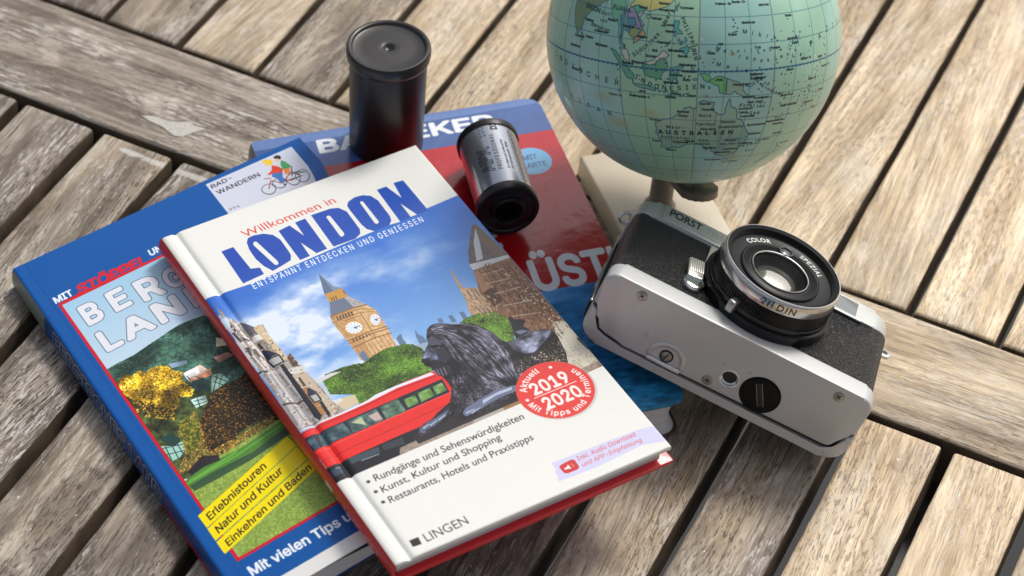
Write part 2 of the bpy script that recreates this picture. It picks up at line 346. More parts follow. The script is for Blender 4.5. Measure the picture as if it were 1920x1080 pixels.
    c.poly([(9.45, 88.14), (16.19, 89.33), (15.40, 93.29), (9.97, 91.95)], (208, 204, 198)); c.poly([(9.67, 91.34), (15.57, 92.95), (15.96, 104.09), (16.96, 111.56), (16.06, 116.19), (12.94, 116.97), (12.02, 107.03)], (190, 174, 152))
    c.poly([(9.46, 97.78), (11.99, 98.78), (13.15, 115.39), (10.14, 115.37)], (170, 120, 72)); c.poly([(2.82, 84.37), (7.90, 86.38), (9.80, 116.03), (-0.01, 117.62), (0.03, 104.49)], (182, 178, 180))
    c.strokes([[(3.56, 86.55), (3.81, 116.00)], [(5.32, 86.67), (5.70, 115.81)], [(6.87, 88.43), (7.60, 115.63)], [(2.21, 83.14), (0.68, 115.07)]], .9, (142, 134, 132), .8)
    c.strokes([[(1.23, 53.84), (2.82, 84.37)], [(3.51, 54.23), (4.58, 84.49)], [(3.70, 58.90), (6.56, 82.96)], [(0.68, 49.87), (0.78, 82.33)]], .7, (214, 208, 204), .9)
    c.strokes([[(1.85, 55.11), (2.32, 61.75)], [(1.11, 61.06), (1.69, 66.81)], [(2.23, 70.71), (1.78, 75.36)], [(4.04, 72.63), (4.23, 77.20)], [(2.86, 65.67), (4.67, 67.61)], [(6.86, 70.65), (6.97, 74.75)], [(-0.23, 84.39), (3.42, 85.59)], [(0.53, 103.49), (7.93, 105.56)], [(11.82, 94.32), (11.81, 99.12)]], 1.0, (62, 54, 54), .9)
    c.poly([(-0.29, 52.52), (2.82, 52.46), (1.95, 57.45), (-0.02, 57.70)], (196, 214, 232)); c.scatter(FA, 90, .7, [(96, 86, 80), (226, 222, 218), (150, 108, 70)], seed=21)
    c.poly([(8.59, 85.01), (10.12, 84.99), (10.38, 115.51), (8.49, 117.40), (7.71, 114.84)], (30, 32, 42)); c.poly([(12.51, 109.02), (13.79, 108.89), (13.51, 116.44), (12.13, 117.36)], (34, 34, 42))
    for L, M in (([(6.26, 74.34), (8.23, 75.91), (10.81, 79.35), (5.75, 79.67)], [(5.92, 79.94), (10.77, 80.04), (10.78, 84.04), (6.52, 84.27)]), ([(12.18, 100.19), (12.95, 101.07), (14.37, 104.22), (10.43, 103.97)], [(10.90, 104.23), (13.86, 104.62), (13.72, 108.43), (11.03, 108.36)])):
        c.poly(L, (40, 46, 64)); c.poly(M, (176, 176, 172)); c.stroke(M, .6, (28, 32, 44), close=True)
    c.poly(ell(*([(9.59, 74.18)][0]), .9, .9, 0), (60, 60, 66)); c.poly(ell(*([(9.59, 74.18)][0]), .6, .6, 0), (190, 190, 188))
    # double decker bus
    red = np.array([222, 40, 36], np.float32) * (.96 + .08 * fbm(H, W, 60, 3, 61)[..., None])
    PB = [(0.19, 146.92), (77.56, 145.95)]
    c.poly([(-1.56, 111.93), (-0.34, 119.30), (27.82, 116.99), (44.82, 115.44), (55.38, 115.77), (63.64, 117.93), (67.42, 124.84), (58.05, 141.31), (48.41, 143.45), (36.65, 146.41), (0.19, 146.92), (0.10, 133.93)], red)
    c.poly([(-0.54, 118.43), (0.23, 117.97), (16.04, 117.75), (27.90, 117.04), (32.39, 115.86), (40.83, 115.60), (55.16, 115.96), (55.98, 117.53), (40.71, 116.86), (27.88, 118.11), (16.72, 118.53)], (226, 222, 232))
    c.stroke([(0.14, 119.73), (17.31, 119.48), (27.99, 118.94), (40.47, 117.82), (56.00, 118.50)], .5, (172, 30, 32))
    c.poly([(-0.37, 122.31), (57.23, 120.93), (56.28, 128.23), (-0.11, 129.35)], (34, 40, 50))
    for L, g_ in (([(0.06, 123.15), (3.11, 123.08), (2.88, 128.96), (0.46, 129.07)], 0), ([(4.92, 122.91), (15.32, 122.46), (15.71, 128.75), (3.95, 128.97)], .08), ([(16.73, 122.66), (28.96, 122.27), (28.83, 128.64), (16.16, 128.71)], .15), ([(30.52, 122.24), (38.13, 121.62), (37.92, 128.91), (29.63, 128.79)], .3),
                  ([(39.90, 123.25), (44.61, 123.14), (43.85, 127.36), (39.32, 127.56)], .75), ([(45.85, 122.91), (50.89, 122.66), (50.75, 126.95), (44.82, 127.61)], .8), ([(52.18, 122.77), (56.13, 122.51), (55.97, 126.80), (51.39, 127.00)], .75)):
        n = fbm(H, W, 22, 4, int(100 + 50 * g_))[..., None]
        c.poly(L, np.array([66, 88, 104], np.float32) * (1 - g_) + np.array([112, 158, 62], np.float32) * g_ + (n - .5) * 110)
    c.poly([(18.01, 123.85), (22.40, 123.29), (22.21, 127.76)], (176, 190, 150)); c.poly([(24.80, 123.90), (28.69, 123.81), (28.64, 127.99), (25.65, 127.44)], (190, 168, 160))
    c.poly([(-1.26, 139.06), (32.51, 138.03), (39.04, 138.11), (47.02, 139.61), (36.65, 146.41), (-0.05, 147.36)], (26, 26, 32))
    c.poly([(8.77, 138.87), (21.02, 139.15), (20.21, 141.67), (8.81, 141.85)], (62, 74, 84)); c.poly([(22.15, 139.05), (30.67, 139.39), (29.94, 142.74), (21.75, 141.81)], (50, 56, 64)); c.poly([(0.74, 140.94), (4.92, 141.11), (4.56, 143.85), (0.65, 144.19)], (50, 66, 86))
    c.strokes([[(12.45, 142.08), (19.54, 142.41)], [(2.71, 140.74), (4.53, 141.04)]], .35, (150, 170, 180))
    c.strokes([[(-0.60, 135.30), (25.83, 134.22), (43.79, 133.49), (54.15, 133.23)]], .3, (150, 22, 26), .9); c.stroke([(-0.37, 130.69), (23.99, 129.53), (46.51, 128.57), (56.79, 128.52)], .4, (246, 96, 86), .7)
    r0 = np.random.default_rng(77)
    for reg, cols, nn in (([(98.31, 74.42), (111.24, 76.01), (111.94, 91.68), (112.35, 121.62), (104.43, 126.17), (98.81, 113.92), (93.61, 96.24)], [(74, 52, 42), (186, 150, 122), (110, 78, 60)], 130), ([(86.81, 81.92), (84.14, 93.82), (87.42, 100.25), (94.08, 102.80), (96.18, 93.15)], [(130, 100, 74), (222, 192, 152)], 60)):
        xs_, ys_ = np.where(c.mask(reg).T > .5)
        for col in cols:
            k_ = r0.integers(0, len(xs_), nn); c.strokes([[(xs_[q] / c.k, ys_[q] / c.k), (xs_[q] / c.k + r0.normal(0, .12), ys_[q] / c.k + .5 + 1.1 * r0.random())] for q in k_], .34, col, .8)
    # stone plinth
    pl = np.array([150, 136, 122], np.float32) * (.8 + .4 * fbm(H, W, 8, 3, 71)[..., None])
    c.poly([(27.23, 143.57), (33.65, 143.19), (56.73, 143.78), (78.49, 144.35), (111.92, 140.99), (109.59, 144.79), (77.58, 146.88), (31.70, 146.74), (25.69, 146.41)], pl)
    c.poly([(56.91, 143.48), (69.44, 143.85), (68.92, 146.74), (56.58, 146.06)], (172, 164, 158)); c.poly([(70.00, 143.37), (77.50, 144.03), (76.79, 147.23), (69.19, 146.26)], (150, 112, 70)); c.poly([(76.73, 143.35), (81.03, 144.02), (78.37, 146.53), (76.77, 145.78)], (176, 196, 212))
    # bronze animal, mane and all
    c.poly([(34, 141), (84, 136), (84, 144.2), (34, 145.2)], (40, 36, 38))
    LI = [(64.66, 95.82), (66.32, 94.64), (68.19, 94.25), (70.73, 95.02), (72.92, 96.43), (75.27, 98.62), (78.41, 99.39), (80.97, 101.19), (83.70, 104.78), (85.46, 109.01), (86.32, 113.72), (87.53, 116.26), (91.48, 116.15), (97.84, 115.54), (103.10, 116.84), (105.62, 118.69), (105.72, 122.56), (104.80, 127.09), (103.74, 132.34), (101.20, 137.54), (91.94, 135.57), (77.24, 143.47), (69.71, 143.36), (57.78, 142.95), (54.06, 142.41), (54.32, 140.42), (50.88, 138.86), (40.63, 141.85), (36.35, 142.39), (36.22, 140.36), (37.89, 138.57), (40.56, 137.33), (47.80, 136.15), (53.42, 133.52), (57.93, 126.82), (58.12, 122.86), (57.65, 119.32), (57.45, 116.75), (55.96, 115.24), (56.46, 114.13), (55.29, 112.23), (54.85, 109.33), (56.04, 107.69), (59.18, 104.65), (61.56, 102.49), (62.57, 99.28)]
    c.poly([(47.20, 135.17), (53.93, 132.61), (56.51, 138.08), (58.29, 143.07), (53.79, 142.89), (50.48, 139.58), (40.36, 142.33), (35.16, 142.50), (36.58, 140.96)], (30, 28, 33))
    n = fbm(H, W, 16, 4, 81, 1.4)[..., None]
    c.poly(LI, np.array([46, 43, 50], np.float32) * (.25 + 1.25 * n))
    c.poly([(87.76, 116.39), (91.48, 116.15), (97.77, 115.67), (103.03, 116.96), (105.28, 118.75), (103.02, 121.02), (98.52, 123.52), (93.61, 125.74), (90.11, 124.59), (87.72, 121.56)], (122, 124, 146)); c.poly([(92.09, 118.18), (98.07, 118.21), (100.96, 119.43), (97.18, 122.75), (92.85, 121.97)], (166, 172, 196))
    c.poly([(93.69, 126.62), (101.82, 122.03), (105.27, 122.30), (104.42, 127.72), (102.61, 134.20), (100.08, 136.90), (93.78, 132.49)], (40, 34, 34)); c.scatter([(86.86, 126.07), (97.11, 126.90), (105.20, 121.42), (103.81, 130.72), (101.12, 136.67), (83.17, 140.38), (81.08, 135.93)], 170, .55, [(186, 170, 134), (34, 30, 32), (108, 96, 84)], seed=31)
    c.poly([(61.56, 102.49), (59.55, 104.53), (55.61, 108.27), (55.29, 109.91), (57.95, 110.60), (61.48, 111.62), (64.22, 109.02), (64.56, 105.03), (63.48, 102.74)], (88, 92, 116)); c.poly([(59.30, 104.97), (61.68, 104.40), (62.03, 106.94), (58.05, 108.83), (56.14, 108.58)], (126, 134, 164))
    c.strokes([[(61.70, 103.83), (65.08, 105.16)], [(55.29, 112.23), (58.68, 113.50), (62.29, 113.32)], [(57.16, 114.12), (60.00, 115.32), (62.65, 114.77)], [(54.85, 109.33), (57.15, 110.98)]], .55, (22, 20, 26)); c.circle([(75.13, 103.30)][0], 1.1, (24, 22, 26), ry=.9)
    r = np.random.default_rng(5)
    gA = [(65.96, 96.13), (70.83, 95.92), (77.22, 99.39), (82.01, 103.56), (84.68, 109.32), (85.71, 115.81), (85.00, 124.18), (82.29, 133.36)]; gB = [(65.22, 101.21), (67.16, 105.67), (66.19, 112.64), (66.04, 119.17), (66.32, 125.90), (68.19, 131.85), (71.54, 136.19), (75.23, 139.91)]
    gC = [(62.30, 115.39), (60.83, 121.14), (58.72, 126.46), (56.62, 131.73), (53.89, 136.59)]; gD = [(66.22, 120.92), (66.25, 129.12), (66.79, 134.29), (66.27, 137.23), (63.66, 139.75)]
    for (A, B, nn) in ((gA, gB, 620), (gC, gD, 200)):
        for col, al in (((20, 18, 24), .8), ((118, 116, 134), .75), ((86, 84, 98), .8), ((36, 33, 42), .8), ((160, 162, 182), .5)):
            ls = []
            for i in range(nn // 5):
                s0 = r.random(); t0 = r.random() * .85; ln = .08 + .12 * r.random(); j = (r.random() - .5) * .12
                ls.append([lerp(along(A, min(1, t0 + ln * k / 4)), along(B, min(1, t0 + ln * k / 4)), np.clip(s0 + j * k / 4, 0, 1)) for k in range(5)])
            c.strokes(ls, (.42, .12), col, al)
    c.shade(LI, 46, .42, 1.45, 140, 1.2)
    c.strokes([[(67.90, 94.77), (72.77, 96.69), (78.19, 99.77), (81.97, 103.63), (84.86, 109.00), (86.26, 114.86)], [(71.82, 101.58), (74.51, 107.33), (75.65, 114.69), (75.99, 122.36)], [(76.41, 102.92), (79.44, 110.14), (80.29, 119.00), (79.35, 126.75)], [(68.67, 104.01), (68.69, 112.40), (68.70, 120.69), (69.07, 128.28)], [(81.09, 105.17), (83.56, 113.33), (83.58, 122.54), (82.18, 130.01)]], (1.1, .3), (150, 152, 174), .45)
    c.strokes([[(69.30, 101.84), (69.22, 109.36), (68.78, 117.43), (69.24, 125.92), (69.07, 132.35)], [(77.30, 105.55), (78.52, 113.82), (78.21, 123.63), (78.09, 130.96)], [(74.79, 101.58), (75.67, 110.51), (76.17, 119.98), (75.43, 129.45)], [(65.81, 104.91), (63.61, 112.00), (62.23, 118.65)]], (1.2, .4), (16, 14, 20), .7)
    c.poly([(62.39, 100.44), (64.81, 99.28), (65.98, 102.48), (65.55, 105.59), (63.62, 104.08), (61.43, 103.25)], (74, 76, 94)); c.poly([(61.34, 103.62), (63.00, 104.14), (64.83, 105.61), (63.48, 105.92), (61.62, 105.03)], (18, 16, 22)); c.poly([(62.38, 106.31), (65.77, 106.56), (64.95, 112.76), (62.21, 114.52), (60.68, 111.99)], (46, 46, 58))
    c.poly([(55.61, 108.27), (57.75, 108.83), (58.00, 110.30), (55.99, 110.97), (54.88, 110.01)], (30, 30, 40)); c.poly([(56.55, 114.18), (59.01, 115.00), (62.30, 115.39), (61.53, 119.90), (58.72, 120.75), (56.85, 118.87), (56.79, 116.37)], (40, 38, 48)); c.strokes([[(56.47, 115.37), (56.71, 117.56)], [(57.75, 115.69), (57.47, 118.81)], [(59.03, 116.01), (58.40, 119.75)], [(60.49, 116.01), (59.85, 119.76)]], .5, (120, 122, 144), .8)
    c.scatter([(58.06, 126.08), (75.78, 132.92), (76.63, 141.52), (62.97, 140.96), (55.63, 137.58), (54.60, 133.79)], 120, .6, [(28, 24, 30), (92, 88, 104), (60, 56, 66)], seed=41)
    c.poly([(62.95, 136.94), (70.66, 135.69), (77.29, 136.38), (79.96, 137.33), (77.70, 139.70), (70.66, 139.73), (62.97, 140.96), (55.50, 141.89), (55.05, 139.64), (57.72, 137.97)], (104, 112, 138)); c.poly([(64.87, 137.64), (72.35, 136.81), (77.44, 137.12), (76.73, 138.34), (69.87, 138.07), (63.83, 139.45)], (176, 188, 208))
    c.poly([(37.73, 138.86), (41.22, 137.70), (46.96, 136.62), (52.14, 135.59), (51.56, 137.65), (46.83, 138.92), (41.19, 140.84), (36.90, 141.92)], (92, 98, 122)); c.strokes([[(39.19, 139.31), (41.92, 138.50)], [(42.02, 139.34), (45.52, 138.18)], [(56.36, 140.38), (60.00, 140.07)], [(58.10, 141.38), (62.09, 140.46)], [(45.96, 138.43), (49.48, 137.26)]], (.9, .4), (176, 190, 214), .8)
    c.strokes([[(39.40, 141.00), (42.56, 140.44)], [(37.17, 140.90), (37.98, 142.54)], [(54.80, 141.09), (55.60, 142.73)], [(49.58, 138.11), (52.92, 135.23)], [(54.16, 133.54), (56.51, 138.08), (53.59, 141.19)]], .6, (20, 20, 28))
    c.poly([(94.45, 105.09), (95.57, 105.04), (96.25, 106.97), (98.97, 108.51), (99.31, 109.99), (97.09, 111.71), (98.40, 114.59), (96.57, 115.66), (91.48, 116.15), (92.07, 113.10), (93.48, 109.66)], (44, 42, 50)); c.poly([(92.89, 112.72), (96.15, 113.31), (97.58, 114.97), (93.87, 115.14)], (120, 124, 146))
    c.poly([(0, 146.95), (40, 146.45), (77.6, 145.95), (w, 144.25), (w, h), (0, h)], (228, 228, 222))
    # lettering
    dk = (70, 70, 74)
    c.text('Willkommen in', *[(28.23, 16.09), (68.54, 15.42), (27.79, 11.97)], (214, 60, 52), -.006, font='g')
    c.text('ENTSPANNT ENTDECKEN UND GENIESSEN', *[(18.46, 43.86), (93.09, 42.29), (18.65, 40.58)], (232, 238, 248), .004, space=1.28)
    for b, t_, q in (([(9.85, 152.21)][0], 'Rundgänge und Sehenswürdigkeiten', [(12.19, 153.41), (73.43, 153.23), (12.55, 150.24)]), ([(9.90, 157.70)][0], 'Kunst, Kultur und Shopping', [(11.87, 159.38), (61.07, 158.03), (12.16, 156.34)]),
                     ([(9.89, 163.25)][0], 'Restaurants, Hotels und Praxistipps', [(11.80, 165.03), (71.10, 163.75), (12.15, 161.91)])):
        c.circle(b, .75, dk); c.text(t_, *q, dk, .004, font='g')
    c.poly([(9.27, 183.36), (12.76, 183.47), (12.39, 186.90), (9.03, 186.58)], (40, 36, 38)); c.text('LINGEN', *[(14.42, 187.00), (31.31, 186.79), (14.47, 183.10)], (58, 56, 60), -.008, font='g')
    c.poly([(70.64, 176.74), (92.83, 177.47), (105.46, 178.10), (114.50, 179.60), (113.37, 188.04), (103.21, 185.26), (83.98, 186.35), (68.40, 185.54), (69.36, 183.02), (69.61, 180.95), (70.43, 180.32)], (204, 204, 232))
    c.text('Inkl. Audio Download', *[(79.43, 180.58), (103.91, 180.39), (79.92, 178.40)], (214, 70, 72), -.008); c.text('und APP-Empfehlung', *[(79.48, 183.78), (104.35, 183.81), (80.02, 181.80)], (214, 70, 72), -.008)
    ic = [(71.94, 179.19), (78.69, 178.59), (78.36, 183.88), (72.23, 183.77)]
    ctr = np.mean(ic, 0)
    c.poly([lerp(ic[i], ic[(i + d) % 4], f) for i in range(4) for d, f in ((3, .16), (1, .16))], (200, 44, 46))
    e1 = (np.array(ic[1]) - ic[0]) / 2; e2 = (np.array(ic[3]) - ic[0]) / 2
    P = lambda a, b: ctr + e1 * a + e2 * b
    c.poly([P(-.6, -.18), P(-.3, -.18), P(.05, -.5), P(.05, .5), P(-.3, .18), P(-.6, .18)], (244, 236, 236))
    for k in (.35, .55): c.stroke([P(.1 + k * math.cos(a) * .8, k * math.sin(a)) for a in np.linspace(-1, 1, 8)], .22, (226, 140, 120))
    # round badge
    ce = [(90.57, 146.20)][0]; R = abs([(102.13, 152.78)][0][0] - ce[0]) * 1.0
    Rb = 14.52
    c.circle((ce[0] + .3, ce[1] + .4), Rb * 1.03, (176, 172, 168), .5); c.circle(ce, Rb, (222, 62, 56))
    ww = (246, 232, 228)
    c.arc_text('Aktuell', ce, Rb * .72, -158, -92, Rb * .17, ww, .022, space=1.1); c.arc_text('Mit Tipps und Terminen', ce, Rb * .89, 172, -28, Rb * .17, ww, .02, inside=True, space=1.15)
    for a in (-178, -68): c.circle((ce[0] + Rb * .8 * math.cos(math.radians(a)), ce[1] + Rb * .8 * math.sin(math.radians(a))), .7, ww)
    x_, y_ = ce
    c.text('2019', (x_ - Rb * .55, y_ - Rb * .08), (x_ + Rb * .52, y_ - Rb * .08), (x_ - Rb * .55, y_ - Rb * .47), ww, .028); c.text('2020', (x_ - Rb * .52, y_ + Rb * .5), (x_ + Rb * .55, y_ + Rb * .5), (x_ - Rb * .52, y_ + Rb * .11), ww, .028)
    c.stroke([(x_ - Rb * .62, y_ + .05), (x_ + Rb * .62, y_ + .05)], .35, ww)
    c.grain(5, 3)
    return c.image('city_guide_print')

# ---------------------------------------------------------------- cover of the blue cycling guide
def art_cycling():
    w, h = 128.23, 197.47
    blue = (0, 84, 160)
    c = Canvas(w, h, 9, blue); H, W = c.H, c.W
    yy = np.linspace(0, 1, H)[:, None]
    c.stroke([(5.0, 0), (5.2, h)], .25, (0, 66, 136), .8)
    fr = [(6.73, 27.62), (7.47, 175.84), (47.63, 175.61)]
    x0, y0 = fr[0]; y1 = fr[1][1]
    c.poly([(x0, y0 - .2), (w - 4, y0 - .2), (w - 4, y1 + .3), (x0 + .4, y1 + .5)], (206, 24, 44))
    ins = 1.15
    ph = [(x0 + ins, y0 + ins), (w - 5, y0 + ins), (w - 5, y1 - ins), (x0 + ins + .4, y1 - ins + .2)]
    g = np.clip((yy - y0 / h) / .32, 0, 1)
    sky = np.repeat(np.stack([158 + 52 * g, 200 + 22 * g, 226 + 10 * g], 2), W, 1).astype(np.float32)
    c.poly(ph, sky)
    cl = lambda pts: [(max(p[0], x0 + ins), p[1]) for p in pts]
    hill = np.array([52, 84, 74], np.float32) * (.5 + .95 * fbm(H, W, 13, 4, 7, .8)[..., None])
    HP = cl([(7.79, 68.61), (11.35, 68.21), (19.20, 68.27), (25.99, 67.10), (31.47, 66.34), (35.97, 65.32), (40.78, 64.85), (45.67, 65.37), (50.35, 66.31), (54.36, 77.42), (50.01, 107.30), (38.62, 128.76), (6.78, 104.69)])
    c.poly(HP, hill); c.scatter(HP, 700, .6, [(40, 70, 64), (78, 108, 84), (104, 124, 84), (30, 54, 52)], seed=3, a=.8)
    low = cl([(7.10, 81.52), (21.10, 87.07), (40.56, 101.70), (59.06, 109.38), (60.72, 155.33), (43.69, 154.20), (7.18, 132.22), (6.96, 110.95)])
    dk = np.array([56, 66, 36], np.float32) * (.3 + 1.4 * fbm(H, W, 15, 4, 9)[..., None])
    c.poly(low, dk)
    # village roofs and half-timbered walls
    for p, col in (([(30.40, 87.56), (37.65, 87.71), (39.03, 91.61), (38.63, 94.57), (30.50, 92.89)], (190, 168, 150)), ([(30.60, 87.71), (36.53, 87.69), (35.69, 91.53), (30.43, 90.82)], (224, 226, 226)), ([(30.65, 92.59), (40.15, 91.64), (39.04, 94.87), (31.27, 94.67)], (186, 128, 96)), ([(43.40, 87.53), (48.71, 88.24), (50.53, 91.28), (43.80, 91.13)], (206, 150, 128)),
                   ([(31.46, 93.20), (35.60, 93.90), (37.13, 97.48), (33.93, 101.50), (29.68, 96.69)], (36, 62, 60)), ([(39.04, 94.87), (42.18, 96.44), (43.08, 101.19), (34.44, 102.68)], (120, 150, 140)), ([(26.92, 100.99), (32.53, 102.04), (31.57, 106.08), (26.78, 105.63)], (150, 176, 170)), ([(27.99, 80.07), (34.62, 82.57), (33.72, 84.35), (28.32, 82.76)], (110, 130, 150)),
                   ([(9.11, 111.03), (12.92, 110.03), (16.70, 116.71), (12.11, 117.09)], (30, 56, 52)), ([(8.06, 113.68), (12.25, 116.82), (15.90, 116.12), (14.73, 120.59), (11.47, 122.69), (8.26, 122.55)], (132, 172, 160)), ([(48.87, 79.18), (51.01, 81.64), (50.27, 85.26), (46.69, 83.38)], (206, 190, 160))):
        c.poly(cl(p), col)
    c.strokes([[(7.91, 115.09), (15.06, 117.78)], [(8.05, 118.61), (13.85, 120.69)], [(9.32, 115.00), (8.40, 122.27)], [(11.45, 116.22), (10.80, 122.94)], [(13.46, 116.58), (13.16, 122.06)], [(39.14, 95.76), (41.97, 101.15)], [(37.94, 98.09), (40.26, 102.28)], [(40.66, 96.10), (35.84, 102.14)], [(42.28, 97.33), (38.35, 101.63)], [(27.44, 102.17), (31.65, 103.76)], [(26.96, 104.19), (31.46, 105.21)], [(29.23, 101.94), (28.28, 105.97)], [(33.46, 91.48), (35.40, 95.37)], [(31.02, 89.65), (31.35, 92.32)]], .35, (30, 46, 44))
    # autumn trees
    Y = cl([(8.57, 76.23), (9.96, 75.65), (12.89, 75.39), (14.80, 77.20), (17.47, 76.34), (18.94, 79.04), (21.61, 78.18), (25.08, 79.13), (27.28, 80.36), (28.13, 84.25), (30.29, 86.67), (28.61, 91.07), (30.08, 96.99), (28.21, 99.57), (23.47, 96.81), (22.24, 101.43), (16.77, 101.27), (12.57, 99.70), (11.03, 93.87), (9.49, 88.01), (7.76, 83.59), (7.67, 80.35)])
    c.poly(Y, (176, 132, 24)); c.scatter(Y, 500, .6, [(232, 184, 38), (206, 156, 28), (244, 202, 66), (120, 92, 24)], seed=5); c.scatter(Y, 120, .7, [(70, 62, 24), (250, 214, 90)], seed=6)
    c.scatter(cl([(7.32, 85.63), (12.99, 92.17), (20.28, 103.11), (17.36, 105.61), (9.34, 97.30), (7.78, 91.47)]), 130, .8, [(60, 66, 30), (190, 146, 40), (44, 40, 26)], seed=7)
    c.shade(Y, 40, .6, 1.15, 77); c.shade(HP, 60, .6, 1.2, 78)
    D = [(28.69, 108.30), (35.74, 102.33), (45.58, 102.64), (54.58, 100.81), (56.81, 109.82), (49.50, 132.65), (42.87, 124.72), (33.41, 125.80), (25.12, 130.41), (20.92, 127.21), (21.94, 115.70)]
    c.poly(D, (34, 28, 18)); c.scatter(D, 600, .5, [(20, 16, 12), (96, 66, 26), (150, 108, 44), (52, 38, 20)], seed=8)
    G = [(16.26, 111.42), (25.84, 106.15), (24.06, 117.30), (20.92, 127.21), (32.90, 126.78), (48.14, 125.98), (47.24, 129.50), (32.05, 130.25), (24.11, 132.34), (17.51, 130.03), (10.64, 130.18), (7.35, 129.03), (13.88, 121.89)]
    c.scatter(G, 420, .5, [(176, 132, 56), (206, 160, 76), (120, 84, 34), (96, 92, 36)], seed=9)
    c.scatter(cl([(18.28, 107.43), (25.52, 108.70), (21.83, 119.73), (14.79, 123.93), (15.17, 117.44)]), 120, .9, [(92, 98, 34), (130, 128, 44), (60, 66, 26)], seed=10)
    c.strokes([cl([(7.98, 105.58), (11.56, 98.95), (12.82, 93.62)]), cl([(10.99, 100.08), (16.47, 96.33)]), cl([(12.01, 96.94), (11.64, 90.39)]), cl([(12.66, 95.07), (17.32, 89.05)]), cl([(8.60, 92.07), (8.14, 86.23)])], (.7, .25), (52, 40, 22), .8)
    # lawn
    lw = np.array([120, 142, 62], np.float32) * (.72 + .5 * fbm(H, W, 5, 3, 15)[..., None])
    LW = cl([(7.15, 134.18), (17.02, 130.99), (30.84, 130.69), (50.40, 129.14), (50.48, 141.75), (48.03, 176.28), (8.49, 175.06), (7.75, 149.01)])
    c.poly(LW, lw); c.scatter(LW, 260, .6, [(140, 160, 76), (98, 122, 50), (156, 168, 92)], seed=16)
    c.poly(cl([(7.99, 133.49), (16.77, 131.47), (30.77, 132.69), (50.22, 130.41), (50.01, 134.44), (27.28, 137.47), (14.26, 138.23), (7.45, 138.34)]), (64, 108, 44), .9); c.poly(cl([(8.41, 136.45), (18.32, 136.00), (33.49, 136.81), (49.67, 134.17), (49.73, 137.70), (31.96, 139.71), (16.35, 139.81), (8.74, 139.58)]), (42, 66, 46), .9)
    c.strokes([cl([(8.20, 134.97), (28.80, 134.58), (48.80, 132.11)]), cl([(9.38, 134.54), (29.57, 133.12)])], .8, (92, 150, 58), .8); c.poly([(10.64, 130.18), (18.06, 127.07), (23.22, 130.31), (22.91, 132.78), (16.52, 131.96), (11.30, 132.68)], (30, 26, 34), .9)
    m_ = np.maximum(np.maximum(c.mask(HP), c.mask(low)), np.maximum(c.mask(LW), c.mask(D)))[..., None]; c.img = c.img * (1 + .22 * m_)
    c.poly([(0, y0), (x0, y0), (x0, h - 20), (0, h - 20)], blue); c.stroke([(5.0, 0), (5.2, h)], .25, (0, 62, 128), .8); c.stroke([(x0 + .5, y0), (x0 + .75, y1)], 1.15, (206, 24, 44)); c.stroke([(x0 + .2, y1 - .2), (w - 4, y1 - .4)], 1.15, (206, 24, 44))
    # yellow bands
    for p in ([(4.78, 150.08), (47.56, 138.16), (48.35, 144.05), (4.95, 156.85)], [(4.87, 157.22), (48.26, 144.60), (48.22, 151.96), (4.87, 163.65)], [(4.88, 164.24), (48.30, 152.63), (48.61, 158.06), (4.90, 170.77)]):
        c.poly(p, (248, 226, 0))
    bk = (62, 46, 20)
    c.text('Erlebnistouren', *[(7.38, 154.66), (34.88, 146.14), (7.24, 151.37)], bk, .012); c.text('Natur und Kultur', *[(7.22, 161.59), (38.64, 151.78), (7.22, 158.29)], bk, .012); c.text('Einkehren und Baden', *[(7.53, 168.81), (47.71, 156.90), (7.47, 165.64)], bk, .012)
    # title in outlined capitals
    def big(ch, bl, br, tl):
        v, t = text_tris(ch, .036); bl, br, tl = (np.array(q) for q in (bl, br, tl)); cc = v[:, 1].max(); b0 = v[:, 1].min(); a0, a1 = v[:, 0].min(), v[:, 0].max()
        def f(dx):
            return lambda v: bl + ((v[:, 0:1] - a0) / (a1 - a0)) * (br - bl) + ((v[:, 1:2] - b0) / (cc - b0)) * (tl - bl) + np.array(dx)
        for k in range(8): c.text_map(v, t, f((.32 * math.cos(k * .785), .32 * math.sin(k * .785))), (74, 92, 112))
        c.text_map(v, t, f((0, 0)), (226, 228, 236))
    B = [(11.67, 45.06), (19.27, 44.86), (11.62, 33.46)]
    ux = (np.array(B[1]) - B[0]); uy = np.array(B[2]) - B[0]
    e = [(23.40, 44.81), (30.99, 44.63), (23.50, 33.13)]
    big('B', B[0], B[0] + ux * 1.0, B[2]); big('E', e[0], e[1], e[2])
    q = [(34.88, 46.55), (44.51, 47.11), (34.86, 34.13)]; big('R', q[0], q[1], q[2])
    q0 = np.array([(46.01, 47.19)][0]); big('G', q0, q0 + ux * 1.0, q0 + uy)
    q = [(11.65, 61.20), (19.37, 61.00), (11.57, 49.64)]; big('L', *q); q = [(20.61, 61.00), (33.21, 60.93), (22.36, 50.46)]; big('A', q[0], q[1], q[0] + uy * .97); q = [(35.04, 60.93), (46.13, 60.85), (35.02, 49.13)]; big('N', *q)
    q = [(49.38, 61.13), (57.11, 61.05), (49.49, 49.01)]; big('D', *q)
    wt = (236, 240, 246)
    c.text('MIT', *[(6.14, 26.69), (13.99, 26.50), (6.21, 23.36)], wt, .03); c.text('UND', *[(47.71, 25.44), (56.13, 25.48), (48.07, 22.12)], wt, .03)
    c.text('STÖPPEL', *[(15.51, 27.41), (45.63, 28.21), (16.54, 22.82)], (214, 26, 44), .035, space=.95); c.stroke([(7.36, 27.73), (15.68, 27.53), (46.71, 27.93), (57.52, 28.31)], 1.1, (206, 24, 44))
    c.text('Mit vielen Tips und Karten', *[(8.40, 184.95), (72.41, 185.82), (8.31, 180.70)], wt, .025)
    # bottom strip left white
    bt = [(16.50, 191.22), (47.48, 191.34)]
